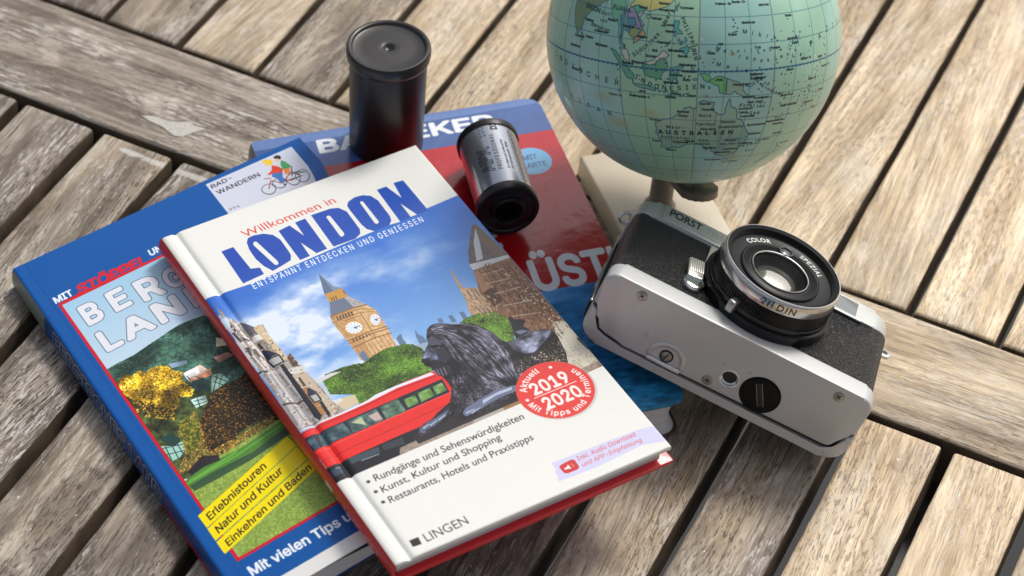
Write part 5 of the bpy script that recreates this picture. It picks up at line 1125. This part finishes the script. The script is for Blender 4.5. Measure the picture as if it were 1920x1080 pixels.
obj('page_block', bm, PAGES, bk, 40)
bm = bmesh.new(); V = gridxy(bm, lin(0, 1, 10), lin(.6, BH - .6, 12), lambda t, y: (-.1 - 1.4 * math.sin(math.pi * t) ** .7, -y, -.3 - (TB0 - .6) * t), lambda t, y: (.01, 1 - y / BH), flip=True)
obj('spine', bm, simple('navy_spine', srgb(26, 44, 84), .3, coat=.5), bk, 60)
# ---------------------------------------------------------------- film canister and film cassette standing on the coast guide
black_pl = simple('black_plastic', (.007, .007, .008), .36, bump=('noise', 2500, .0001, .25), rvar=.06)
grey_lid = simple('lid_plastic', (.024, .022, .021), .33, bump=('noise', 3000, .0001, .2), rvar=.08, var=.2, vscale=120)
nB = MB.to_3x3().col[2].normalized()
cz = plane_z(MB, -58.307, 828.089)[0]
X_ = Vector((1, 0, 0)); X_ = (X_ - nB * X_.dot(nB)).normalized(); Y_ = nB.cross(X_)
MC = Matrix(((X_.x, Y_.x, nB.x, -58.307 * MM), (X_.y, Y_.y, nB.y, 828.089 * MM), (X_.z, Y_.z, nB.z, cz * MM), (0, 0, 0, 1)))
can = thing('film_canister', 'black plastic film canister with a dimpled snap lid standing behind the white guide', 'canister', matrix=MC)
bm = bmesh.new(); lathe(bm, [(0, .1), (14.4, .1), (15.0, .35), (15.2, 1.0), (15.75, 44.5), (15.75, 46)], 96)
obj('canister_body', bm, black_pl, can, 40)
bm = bmesh.new()
lathe(bm, [(15.4, 44.6), (16.1, 44.8), (16.75, 45.6), (17.05, 46.8), (17.1, 49.6), (16.95, 50.5), (16.55, 51.0), (15.9, 51.12), (15.2, 51.0), (14.75, 50.5), (14.5, 49.9), (14.2, 49.75), (10, 49.95), (5, 50.05), (2.9, 50.12), (2.4, 49.95), (1.7, 49.0), (.8, 48.5), (0, 48.45)], 96)
obj('lid', bm, grey_lid, can, 40)

ca, cb = Vector((-16.6337, 819.3367, 34.0000)), Vector((-4.7806, 778.3218, 34.0000))
d = (cb - ca).normalized(); n = Vector((0, 0, 1)); n = (n - d * n.dot(d)).normalized(); e = n.cross(d)
mid = (ca + cb) / 2; mid.z = plane_z(MB, mid.x, mid.y)[0] + 12.75
MK = Matrix(((e.x, n.x, d.x, mid.x * MM), (e.y, n.y, d.y, mid.y * MM), (e.z, n.z, d.z, mid.z * MM), (0, 0, 0, 1)))
cas = thing('film_cassette', 'silver grey film cassette with black end caps lying on its side on the red cover', 'film', matrix=MK)
bm = bmesh.new(); HL = 21.2
grid(bm, 96, 8, lambda s, t: (-12.1 * math.cos(2 * math.pi * s), 12.1 * math.sin(2 * math.pi * s), -HL + 2 * HL * t), lambda s, t: ((6.4 + s * 78.5) / 78.5, 1 - t), flip=True)
obj('drum', bm, printed('film_cassette_skin', art_cassette(), rough=.20, spec=.5, ext='REPEAT', metal=.8, coat=.3), cas, 60)
for s, nm in ((1, 'end_cap'), (-1, 'end_cap')):
    bm = bmesh.new()
    pr = [(12.0, HL - 4.2), (12.55, HL - 4.0), (12.75, HL - 3.4), (12.75, HL - .4), (12.4, HL + .2), (11.6, HL + .35), (10.9, HL + .1), (10.5, HL - .5), (7.4, HL - .7), (7.0, HL - .5), (6.9, HL + .9), (6.4, HL + 1.25), (5.7, HL + 1.2), (5.4, HL + .7), (5.3, HL - 6), (0, HL - 6)]
    if s < 0: pr = [(12.0, HL - 3.4), (12.55, HL - 3.2), (12.75, HL - 2.6), (12.75, HL - .2), (12.3, HL + .25), (6, HL + .3), (5.4, HL + .5), (5.3, HL + 4.8), (4.4, HL + 5), (4.2, HL - 2), (0, HL - 2)]
    lathe(bm, pr, 80, M=None if s > 0 else Matrix.Rotation(math.pi, 4, 'X'))
    if s > 0:
        for a in (.4, 2.5, 4.6): box(bm, -.7, .7, 3.9, 5.4, HL - 6, HL - .6, .2, M=Matrix.Rotation(a, 4, 'Z'))
    obj(nm, bm, black_pl, cas, 40)

# ---------------------------------------------------------------- small desk globe
GC = Vector((59.6029, 817.5391, 100.0499)); GR = 57.313; GM = [(0.99622, 0.00156, -0.08688), (0.03472, 0.90941, 0.41445), (0.07965, -0.4159, 0.90592)]
glo = thing('desk_globe', 'old green desk globe with German place names on a cream base', 'globe', loc=(GC.x * MM, GC.y * MM, 0))
bm = bmesh.new(); Rg = Matrix(GM)
def gp(s, t):
    lo = math.radians(-60 + 360 * s - 130); la = math.radians(-90 + 180 * t)
    return Rg @ Vector((math.cos(la) * math.sin(lo), -math.cos(la) * math.cos(lo), math.sin(la))) * GR + Vector((0, 0, GC.z))
grid(bm, 128, 64, lambda s, t: gp(s, min(.9995, max(.0005, t))), lambda s, t: (s, t), flip=True)
m_glo = printed('globe_map', art_globe(), rough=.36, spec=.5, coat=.2, bump=.10, bscale=140, ext='REPEAT')
obj('globe_ball', bm, m_glo, glo, 180)
cream = simple('cream_base', (.56, .48, .36), .45, var=.10, vscale=60, bump=('noise', 600, .0002, .2), coat=.15)
brown = simple('brown_metal', (.17, .14, .115), .42, .2, var=.2, vscale=200)
nx, dx = Vector((.921, .389, 0)), Vector((.389, -.921, 0))
MBs = Matrix(((nx.x, -dx.x, 0, -GC.x * MM), (nx.y, -dx.y, 0, -GC.y * MM), (0, 0, 1, 0), (0, 0, 0, 1)))
bm = bmesh.new()
def bp(a, b): q = nx * a + dx * b; return (q.x - GC.x, q.y - GC.y)
o4 = [bp(349.1, -769), bp(349.1, -702), bp(394.2, -702), bp(394.2, -769)]
ar = sum(o4[i][0] * o4[(i + 1) % 4][1] - o4[(i + 1) % 4][0] * o4[i][1] for i in range(4))
if ar < 0: o4 = o4[::-1]
prism(bm, o4, .3, 11.5, 1.3, 3); obj('base', bm, cream, glo, 40)
st = Vector((56.857 - GC.x, 817.539 - GC.y, 0))
bm = bmesh.new(); lathe(bm, [(6.6, 11.4), (6.6, 12.2), (5.2, 13.2), (4.9, 15), (4.8, 40), (0, 40)], 48, x=st.x, y=st.y); obj('stem', bm, brown, glo, 40)
ax = Rg @ Vector((0, 0, 1)); pole = Vector((0, 0, GC.z)) - ax * (GR + 1.0)
a_ = Vector((st.x, st.y, 40)); dirn = (pole + Vector((4.5, -1.0, 0)) - a_).normalized(); side = dirn.cross(ax).normalized(); nn = side.cross(dirn).normalized()
MBr = Matrix(((dirn.x, side.x, nn.x, a_.x * MM), (dirn.y, side.y, nn.y, a_.y * MM), (dirn.z, side.z, nn.z, a_.z * MM), (0, 0, 0, 1)))
Lb = (pole - a_).length; outb = [(-6, -6)] + [(Lb + 2 + 8.2 * math.cos(math.radians(k)), 8.2 * math.sin(math.radians(k))) for k in range(-80, 81, 10)] + [(-6, 6)]
if nn.z < 0: pass
bm = bmesh.new(); prism(bm, outb, -4.6, -1.4, .5, 2, M=MBr); obj('axis_bracket', bm, brown, glo, 40)
bm = bmesh.new(); lathe(bm, [(0, -3), (2.2, -3), (2.2, 3), (0, 3)], 24, M=Matrix.Translation(pole * MM) @ ax.to_track_quat('Z', 'Y').to_matrix().to_4x4()); obj('axis_pin', bm, brown, glo, 40)

# ---------------------------------------------------------------- compact viewfinder camera lying on its back
CX, CU, CL, CO = Vector((0.9368, -0.2308, -0.2630)), Vector((0.1877, 0.9658, -0.1789)), Vector((0.2953, 0.1182, 0.9481)), Vector((25.3841, 709.3030, 37.7980))
MCam = Matrix(((CX.x, CU.x, CL.x, CO.x * MM), (CX.y, CU.y, CL.y, CO.y * MM), (CX.z, CU.z, CL.z, CO.z * MM), (0, 0, 0, 1)))
cmr = thing('film_camera', 'silver and black compact film camera lying on its back, lens pointing up', 'camera', matrix=MCam)
W_c, H_c, D_c = 110.4, 59.3, 32.0
LX, LY, LR = 58.6, 30.8, 23.5
silver = simple('satin_silver', (.55, .555, .55), .42, .25, bump=('noise', 5000, .00006, .25), var=.04, vscale=500, rvar=.06)
silver2 = simple('satin_silver_top', (.56, .575, .55), .40, .25, bump=('noise', 4000, .00006, .2), rvar=.06)
chrome = simple('chrome', (.74, .74, .74), .16, 1.0)
black = simple('gloss_black', (.006, .006, .0065), .22, spec=.35, rvar=.06)
matte = simple('matte_black', (.013, .013, .014), .45)
white_ink = simple('white_ink', (.72, .72, .70), .5); black_ink = simple('black_ink', (.014, .014, .015), .5); grey_ink = simple('grey_ink', (.30, .31, .31), .5)
def leather():
    m, nt, p, N, L = nodes('grained_leatherette')
    tc = N.new('ShaderNodeTexCoord'); v = N.new('ShaderNodeTexVoronoi'); v.inputs['Scale'].default_value = 1600; v.feature = 'F1'
    n = N.new('ShaderNodeTexNoise'); n.inputs['Scale'].default_value = 900; n.inputs['Detail'].default_value = 3
    L.new(tc.outputs['Object'], n.inputs['Vector']); mx = N.new('ShaderNodeVectorMath'); mx.operation = 'ADD'
    sc = N.new('ShaderNodeVectorMath'); sc.operation = 'SCALE'; sc.inputs[3].default_value = .0006; L.new(n.outputs[1], sc.inputs[0]); L.new(tc.outputs['Object'], mx.inputs[0]); L.new(sc.outputs[0], mx.inputs[1]); L.new(mx.outputs[0], v.inputs['Vector'])
    b = N.new('ShaderNodeBump'); b.inputs['Strength'].default_value = 1.0; b.inputs['Distance'].default_value = .0006; b.invert = True
    L.new(v.outputs[0], b.inputs['Height']); L.new(b.outputs[0], p.inputs['Normal'])
    p.inputs['Base Color'].default_value = (.012, .012, .0135, 1); p.inputs['Roughness'].default_value = .36; p.inputs['Specular IOR Level'].default_value = .5
    return m
LEA = leather()
def axm(o, z): # put a lathe's axis along a camera-local direction
    return Matrix.Translation(Vector(o) * MM) @ Vector(z).to_track_quat('Z', 'Y').to_matrix().to_4x4()
# extrude outlines given in (x, depth) along the camera's height
RY = Matrix(((1, 0, 0, 0), (0, 0, 1, 0), (0, 1, 0, 0), (0, 0, 0, 1)))        # (x, z, y) -> (x, y, z)
def slab(bm, out, y0, y1, bev=0.0, seg=3, mi=0):
    vs = prism(bm, out, y0, y1, bev, seg, mi); bmesh.ops.transform(bm, matrix=RY, verts=[v for v in set(vs)])
    bmesh.ops.reverse_faces(bm, faces=list(set(f for v in set(vs) for f in v.link_faces)))
full = rrect(.4, W_c, 0, D_c, (8, 5, 5, 8), 8)      # corners: right-back, right-front, left-front, left-back
ins_ = lambda q: rrect(.4 + q, W_c - .5 - q, q, D_c - q, (8 - q, 5 - q, 5 - q, 8 - q), 8)
bm = bmesh.new(); slab(bm, ins_(.45), 8.6, 48.2); o = obj('leatherette', bm, LEA, cmr, 40)
# bottom: base plate and, behind the dark seam, the lip of the hinged back
def cut(zf):
    """outline of the base plate: the front part of the bottom outline, ending at the stepped seam"""
    seam = [(W_c, 15.4), (107.4, 14.6), (106.2, 13.2), (104.6, 6.6), (103.2, 5.3), (101, 4.9), (18, 4.7), (10, 5.4), (6.8, 6.6), (5.6, 8.6), (5.2, 12.2), (4.4, 14.4), (2.6, 15.2), (.4, 16.4)]
    fr = [p for p in full if p[1] >= 16.5]
    return seam, fr
seam, fr = cut(0)
plate = [p for p in fr if p[0] > W_c / 2] + [p for p in fr if p[0] <= W_c / 2]
plate = [(W_c, 15.6)] + plate + [(.4, 16.6)] + seam[::-1][1:-1]
bm = bmesh.new(); slab(bm, plate, 0.05, 9.3, 1.3, 4)
bmesh.ops.triangulate(bm, faces=[f for f in bm.faces if len(f.verts) > 4]); plate_obj = obj('base_plate', bm, silver, cmr, 35)
def bore(o, holes):
    cb = bmesh.new()
    for (x, z, r, dpt) in holes: lathe(cb, [(0, -dpt), (r, -dpt), (r, 1), (0, 1)], 40, M=Matrix.Translation(Vector((x, 0, z)) * MM) @ Vector((0, -1, 0)).to_track_quat('Z', 'Y').to_matrix().to_4x4())
    bmesh.ops.recalc_face_normals(cb, faces=cb.faces[:])
    c_ = obj('cutter', cb, matte, cmr, 0); md = o.modifiers.new('bore', 'BOOLEAN'); md.operation = 'DIFFERENCE'; md.solver = 'EXACT'; md.object = c_
    dg = bpy.context.evaluated_depsgraph_get(); me = bpy.data.meshes.new_from_object(o.evaluated_get(dg))
    o.modifiers.clear(); o.data = me; bpy.data.objects.remove(c_)
    for f in me.polygons: f.use_smooth = True
    me.set_sharp_from_angle(angle=math.radians(35))
bore(plate_obj, [(58.8, 12.9, 3.5, 6.5)])
gap = 1.15
low = [(p[0] + (0 if 1 < k < len(seam) - 2 else 0), p[1] - gap) for k, p in enumerate(seam)]
low[0] = (W_c, 14.2); low[1] = (108.3, 13.3); low[2] = (107.4, 12.3); low[3] = (105.8, 5.8); low[4] = (103.6, 4.2); low[-2] = (2.6, 14.0); low[-3] = (3.4, 13.4); low[-4] = (4.0, 11.6); low[-5] = (4.4, 8.0); low[-6] = (6.0, 5.6); low[-1] = (.4, 15.0)
bk_pts = [p for p in full if p[1] < 14.3]
lft = [p for p in bk_pts if p[0] < W_c / 2]; rgt = [p for p in bk_pts if p[0] >= W_c / 2]
lip = low + sorted(lft, key=lambda p: -p[1]) + sorted(rgt, key=lambda p: p[1])
bm = bmesh.new(); slab(bm, lip[::-1], -.1, 6.5, .9, 3)
bmesh.ops.recalc_face_normals(bm, faces=bm.faces[:])
bmesh.ops.triangulate(bm, faces=[f for f in bm.faces if len(f.verts) > 4]); obj('back_door_lip', bm, silver, cmr, 35)
bm = bmesh.new(); slab(bm, ins_(.7), 1.4, 8.8); obj('seam_shadow_frame', bm, matte, cmr, 40)
bm = bmesh.new(); slab(bm, rrect(-.5, W_c - .4, -1.2, 13.5, (8.5, .4, .4, 8.5), 8), 6.6, 50, .8); o = obj('back_door', bm, LEA, cmr, 40)
bm = bmesh.new(); box(bm, -.75, .3, 3.5, 52, 13.9, 14.9, .35); box(bm, -1.0, -.2, 18, 34, 9.5, 12.5, .3); obj('door_hinge', bm, chrome, cmr, 40)
# top plate
bm = bmesh.new(); slab(bm, rrect(.3, W_c - .7, -.2, D_c + .2, (8, 8, 7, 8), 8), 47.6, H_c, 2.2, 4); obj('top_plate', bm, silver2, cmr, 35)
bm = bmesh.new(); prism(bm, rrect(10.6, 63, 48.2, 59.0, .8, 4), D_c + .1, D_c + 1.0, .3); prism(bm, rrect(11.8, 62, 50.2, 58.2, .5, 4), D_c + .9, D_c + 1.25, .15, mi=1)
vs = letters(bm, 'PORST', lambda x, y: (13.0 + x * 3.15, 52.2 + y * 4.6, D_c + 1.29), mi=2, bold=.022); letters(bm, 'TELE', lambda x, y: (28.6 + x * 2.6, 52.3 + y * 4.2, D_c + 1.29), mi=3, bold=-.012)
obj('name_plate', bm, [silver2, simple('plate_enamel', (.46, .50, .465), .35, .1), black_ink, grey_ink], cmr, 35)
bm = bmesh.new(); lathe(bm, [(0, 3.2), (2.2, 3.0), (3.0, 2.2), (3.2, 0), (0, 0)], 28, M=axm((19.7, H_c - .4, 22), (0, 1, 0))); obj('shutter_button', bm, simple('dark_chrome', (.10, .13, .11), .3, .7), cmr, 40)
bm = bmesh.new(); prism(bm, rrect(66, 97.4, 46.4, 58.2, .8, 4), D_c + .1, D_c + .9, .3); prism(bm, rrect(70, 94.3, 47.6, 57.0, .4, 3), D_c + .85, D_c + 1.1, .1, mi=1)
obj('viewfinder_window', bm, [simple('white_frame', (.66, .67, .65), .35, .2), simple('window_glass', (.20, .225, .225), .06, coat=.6)], cmr, 35)
bm = bmesh.new(); prism(bm, rrect(32.6, 44, 26, 47.4, .6, 3), D_c - .4, D_c + .5, .15); obj('lens_escutcheon', bm, simple('pale_enamel', (.58, .57, .50), .45), cmr, 35)
# lens
bm = bmesh.new()
pr = [(26.0, 31.6), (26.2, 32.4), (26.2, 35.4), (25.8, 35.9), (24.9, 36.1), (24.9, 37.4), (24.4, 37.7), (24.4, 38.0)]
lathe(bm, pr, 128, x=LX, y=LY); obj('lens_mount', bm, black, cmr, 30)
bm = bmesh.new(); NK = 120; ring = []
for (r0, z) in ((24.3, 37.8), (24.35, 38.3), (24.35, 43.4), (24.1, 43.9)):
    row = []
    for i in range(NK * 4):
        a = 2 * math.pi * i / (NK * 4); k = i % 4; r = r0 + (0 if k in (0, 1) else -.42) * (1 if 38 < z < 43.6 else .2)
        row.append(vmm(bm, LX + r * math.cos(a), LY + r * math.sin(a), z))
    ring.append(row)
for k in range(3):
    for i in range(NK * 4):
        j = (i + 1) % (NK * 4); bm.faces.new((ring[k][i], ring[k][j], ring[k + 1][j], ring[k + 1][i]))
obj('focus_ring', bm, black, cmr, 30)
bm = bmesh.new()
lathe(bm, [(24.0, 43.7), (24.15, 44.0), (24.0, 47.9), (23.7, 48.8), (23.45, 49.1), (23.2, 49.1)], 160, x=LX, y=LY)
def onring(a0, r, z0):
    return lambda x, y: (LX + r * math.cos(math.radians(a0) + x / r), LY + r * math.sin(math.radians(a0) + x / r), z0 + y)
sc_ = 2.7
letters(bm, '21', lambda x, y: onring(-98.5, 24.16, 44.8)(x * sc_, y * sc_), mi=1, bold=.012); letters(bm, 'DIN', lambda x, y: onring(-83.0, 24.16, 44.8)(x * sc_, y * sc_), mi=1, bold=.012, space=1.25)
# small blue window beside the film speed
f0 = onring(-100, 24.10, 44.35); bm.faces.new([vmm(bm, *f0(a * 5.0 , b)) for a, b in ((0, 0), (.33, 0), (.66, 0), (1, 0), (1, 3.2), (.66, 3.2), (.33, 3.2), (0, 3.2))]).material_index = 2
bm.faces.new([vmm(bm, *onring(-88.2, 24.12, 44.1)(a * .5, b)) for a, b in ((0, 0), (1, 0), (1, 3.7), (0, 3.7))]).material_index = 1
obj('speed_ring', bm, [simple('polished_ring', (.66, .65, .63), .24, .9, rvar=.05), black_ink, simple('blue_window', (.26, .36, .50), .3)], cmr, 30)
bm = bmesh.new()
pr = [(23.22, 49.05), (22.9, 49.12), (22.5, 48.9)]
for k in range(6): pr += [(22.1 - k * .12, 48.6 - k * .42), (21.8 - k * .12, 48.45 - k * .42)]
pr += [(21.0, 45.9), (20.6, 45.7), (16.4, 45.2), (16.2, 45.2), (16.1, 45.9), (15.6, 46.15)]
for k in range(4): pr += [(15.2 - k * .75, 46.1 - k * .12), (14.9 - k * .75, 45.85 - k * .12)]
pr += [(12.2, 45.5), (11.9, 45.6)]
lathe(bm, pr, 160, x=LX, y=LY)
def arcr(a0, r, z0):
    return lambda x, y: (LX + (r + y) * math.cos(math.radians(a0) - x / r), LY + (r + y) * math.sin(math.radians(a0) - x / r), z0)
letters(bm, 'COLOR', lambda x, y: arcr(148, 17.3, 45.6)(x * 1.95, y * 2.2), mi=1, bold=.03, space=1.15); letters(bm, 'SPEZIAL', lambda x, y: arcr(72, 17.3, 45.6)(x * 1.95, y * 2.2), mi=1, bold=.02, space=1.2)
obj('front_ring', bm, [simple('ring_black', (.009, .009, .010), .42, .0, spec=.25), white_ink], cmr, 25)
bm = bmesh.new(); lathe(bm, [(11.9, 45.3), (11.8, 46.1), (11.6, 46.25), (11.35, 46.2), (11.2, 46.0), (10.9, 45.4)], 120, x=LX, y=LY); obj('inner_ring', bm, simple('dim_chrome', (.5, .5, .49), .22, 1.0), cmr, 30)
bm = bmesh.new(); pr = [(10.95, 45.9)]
for k in range(8): pr += [(10.8 - k * .3, 45.4 - k * .5), (10.65 - k * .3, 45.0 - k * .5)]
pr += [(7.6, 41.0), (0, 40.8)]
lathe(bm, pr, 120, x=LX, y=LY); obj('lens_cone', bm, simple('cone_black', (.008, .008, .009), .4), cmr, 20)
bm = bmesh.new(); lathe(bm, [(8.0, 41.1)] + [(8.0 * math.sin(math.radians(k)), 41.1 + 2.0 * (math.cos(math.radians(k)) - 0)) for k in range(80, -1, -8)], 96, x=LX, y=LY)
obj('lens_glass', bm, simple('coated_glass', (.55, .52, .46), .03, .92, coat=1.0), cmr, 180)
bm = bmesh.new(); lathe(bm, [(3.0, 45.0), (3.0, 46.6), (2.7, 46.75), (2.3, 46.5), (2.2, 45.8)], 40, x=LX - .3, y=LY + 14.6); lathe(bm, [(2.25, 45.7), (1.6, 46.05), (.8, 46.2), (0, 46.25)], 32, x=LX - .3, y=LY + 14.6, mis=[1, 1, 1])
obj('light_sensor', bm, [simple('sensor_rim', (.22, .22, .21), .3, .7), simple('sensor_glass', (.10, .10, .12), .05, .5, coat=1)], cmr, 40)
# lever and tab beside the lens
bm = bmesh.new(); lathe(bm, [(4.4, 31.6), (4.4, 33.4), (4.1, 33.9), (3.4, 34.1), (3.2, 33.8), (0, 33.9)], 40, x=31.0, y=17.2)
obj('lever_hub', bm, chrome, cmr, 35)
bm = bmesh.new(); RM = Matrix.Translation(Vector((31.0, 17.2, 0)) * MM) @ Matrix.Rotation(math.radians(8), 4, 'Z')
prism(bm, rrect(-3.2, 3.0, 1.5, 13.2, .7, 3), 33.2, 34.7, .3, M=RM)
for k in range(7): box(bm, -2.7 + k * .85, -2.25 + k * .85, 4.6, 12.8, 34.6, 35.15, .12, M=RM)
obj('timer_lever', bm, simple('lever_silver', (.66, .65, .62), .34, .7), cmr, 35)
bm = bmesh.new(); a = math.radians(-117); box(bm, -1.6, 1.6, -2.2, 3.4, 35.2, 40.4, .7, 3, M=Matrix.Translation(Vector((LX + 24.6 * math.cos(a), LY + 24.6 * math.sin(a), 0)) * MM) @ Matrix.Rotation(a - math.pi / 2, 4, 'Z')); obj('aperture_tab', bm, simple('tab_grey', (.42, .42, .42), .3, .8), cmr, 35)
# fittings of the base plate, seen from below (local -y)
dark_steel = simple('screw_steel', (.34, .34, .33), .32, .9)
def on_base(x, z): return axm((x, 0, z), (0, -1, 0))
for i, (x, z, a) in enumerate(((15.4, 28.4, .5), (97.3, 27.6, .9), (51.9, 7.9, .2))):
    bm = bmesh.new(); lathe(bm, [(2.15, -.25), (2.15, .06), (1.9, .16), (0, .2)], 28, M=on_base(x, z), mis=[1, 0, 0])
    for r_ in (0, math.pi / 2): box(bm, -1.05, 1.05, -.24, .24, .1, .22, 0, mi=1, M=on_base(x, z) @ Matrix.Rotation(a + r_, 4, 'Z'))
    obj('screw', bm, [dark_steel, matte], cmr, 35)
bm = bmesh.new(); pr = [(4.15, .02), (4.0, .22), (3.55, .26), (3.2, .05)]
for k in range(6): pr += [(3.1, -.4 - k * .7), (2.75, -.72 - k * .7)]
pr += [(2.7, -5), (0, -5)]
lathe(bm, pr, 40, M=on_base(58.8, 12.9)); obj('tripod_socket', bm, simple('socket_steel', (.75, .75, .76), .25, .8), cmr, 30)
bm = bmesh.new(); lathe(bm, [(8.0, -.15), (8.0, .12), (7.75, .22), (7.45, .1), (7.35, .04), (7.3, .22), (7.1, .3), (0, .32)], 64, M=on_base(71.8, 12.6))
Q = on_base(71.8, 12.6) @ Matrix.Rotation(math.radians(118), 4, 'Z')
box(bm, -5.2, 5.2, -1.15, 1.15, .3, .36, .05, mi=1, M=Q)
for b in (-1, 1): box(bm, -5.0, 5.0, b * 1.15 - .09, b * 1.15 + .09, .3, .48, .04, mi=2, M=Q)
obj('battery_cover', bm, [simple('cover_black', (.004, .004, .004), .4, spec=.2), matte, dark_steel], cmr, 35)
bm = bmesh.new()
tt = [math.radians(k) for k in range(-6, 187, 8)]
outr, inr = [(34.4 + 7.7 * math.cos(k), 7.6 + 7.7 * math.sin(k)) for k in tt], [(34.4 + 6.1 * math.cos(k), 7.6 + 6.1 * math.sin(k)) for k in tt]
rows = [[vmm(bm, p[0], -.03, p[1]) for p in outr], [vmm(bm, p[0], -.42, p[1]) for p in [lerp(a_, b_, .4) for a_, b_ in zip(outr, inr)]], [vmm(bm, p[0], -.34, p[1]) for p in inr], [vmm(bm, p[0], -.06, p[1]) for p in [(34.4 + 5.6 * math.cos(k), 7.6 + 5.6 * math.sin(k)) for k in tt]]]
for k in range(3):
    for i in range(len(tt) - 1): bm.faces.new((rows[k][i], rows[k][i + 1], rows[k + 1][i + 1], rows[k + 1][i])[::-1])
obj('rewind_collar', bm, simple('collar_silver', (.58, .58, .57), .34, .6), cmr, 40)
bm = bmesh.new(); box(bm, 27.4, 41.4, -1.3, .3, 4.9, 6.6, .55, 3); obj('release_catch', bm, simple('catch_silver', (.74, .74, .74), .28, .7), cmr, 35)
bm = bmesh.new(); lathe(bm, [(2.7, 0), (2.7, .25), (2.4, .3), (2.3, .12), (2.1, .12), (2.05, .4), (1.9, .5), (0, .5)], 32, M=on_base(34.2, 9.3), mis=[1, 1, 1, 1, 0, 0, 0]); box(bm, -1.9, 1.9, -.22, .22, .45, .54, 0, mi=1, M=on_base(34.2, 9.3) @ Matrix.Rotation(1.25, 4, 'Z')); obj('rewind_button', bm, [dark_steel, matte], cmr, 35)
# tiny scuffs
SCUFF = simple('scuff_grey', (.16, .17, .18), .6)
for (x, z, l, w, a) in ((23.4, 14.6, 1.6, .3, .3), (24.4, 13.6, .9, .4, 1.2), (22.8, 13.3, .7, .3, 2), (54.4, 17.6, 1.8, .3, .9), (64.4, 19.6, 2.0, .28, -.3), (70.2, 19.7, 1.3, .5, 1.3), (41.5, 26.4, .6, .3, 0), (84, 20, .7, .35, .4), (88.5, 14, .5, .3, 1), (18, 24, .6, .2, 0), (60, 24.5, .4, .25, 0), (93, 22, .5, .3, 0)):
    bm = bmesh.new(); M_ = axm((x, 0.05, z), (0, -1, 0)) @ Matrix.Rotation(a, 4, 'Z'); vs = [vmm(bm, p, q, .04) for p, q in ((-l / 2, -w * .3), (0, -w / 2), (l / 2, -w * .1), (l * .3, w / 2), (-l * .3, w * .4))]
    bm.faces.new(vs); bmesh.ops.transform(bm, matrix=M_, verts=vs); obj('scuff', bm, SCUFF, cmr, 0)
# strap lugs
bm = bmesh.new()
bmesh.ops.create_circle(bm, segments=8, radius=.0006)
bm.free(); bm = bmesh.new()
def torus(bm, R, r, M, n=28, k=10, sx=1.0):
    V = [[None] * k for _ in range(n)]
    for i in range(n):
        a = 2 * math.pi * i / n
        for j in range(k):
            b = 2 * math.pi * j / k; V[i][j] = vmm(bm, (R + r * math.cos(b)) * math.cos(a) * sx, (R + r * math.cos(b)) * math.sin(a), r * math.sin(b))
    for i in range(n):
        for j in range(k): bm.faces.new((V[i][j], V[(i + 1) % n][j], V[(i + 1) % n][(j + 1) % k], V[i][(j + 1) % k]))
    bmesh.ops.transform(bm, matrix=M, verts=[v for r_ in V for v in r_])
torus(bm, 2.2, .65, Matrix.Translation(Vector((-1.3, 54.0, 22.0)) * MM) @ Matrix.Rotation(math.radians(75), 4, 'X') @ Matrix.Rotation(.3, 4, 'Y')); obj('strap_lug', bm, chrome, cmr, 60)
bm = bmesh.new()
outl = rrect(W_c - 2.5, W_c + 4.4, 52.4, 57.6, (1.8, 1.8, .3, .3), 5); hole = [(W_c + 2.9 + .95 * math.cos(k), 50.5 + .95 * math.sin(k)) for k in np.linspace(0, 2 * math.pi, 12, endpoint=False)]
prism(bm, outl, 18.6, 19.9, .3); lathe(bm, [(1.15, -.0), (1.15, .08), (0, .1)], 20, x=W_c + 2.2, y=55.0, z=19.88, mis=[1, 1])
obj('strap_lug', bm, [simple('lug_chrome', (.72, .72, .70), .28, .9), matte], cmr, 40)
for o in COL.objects: o.select_set(False)
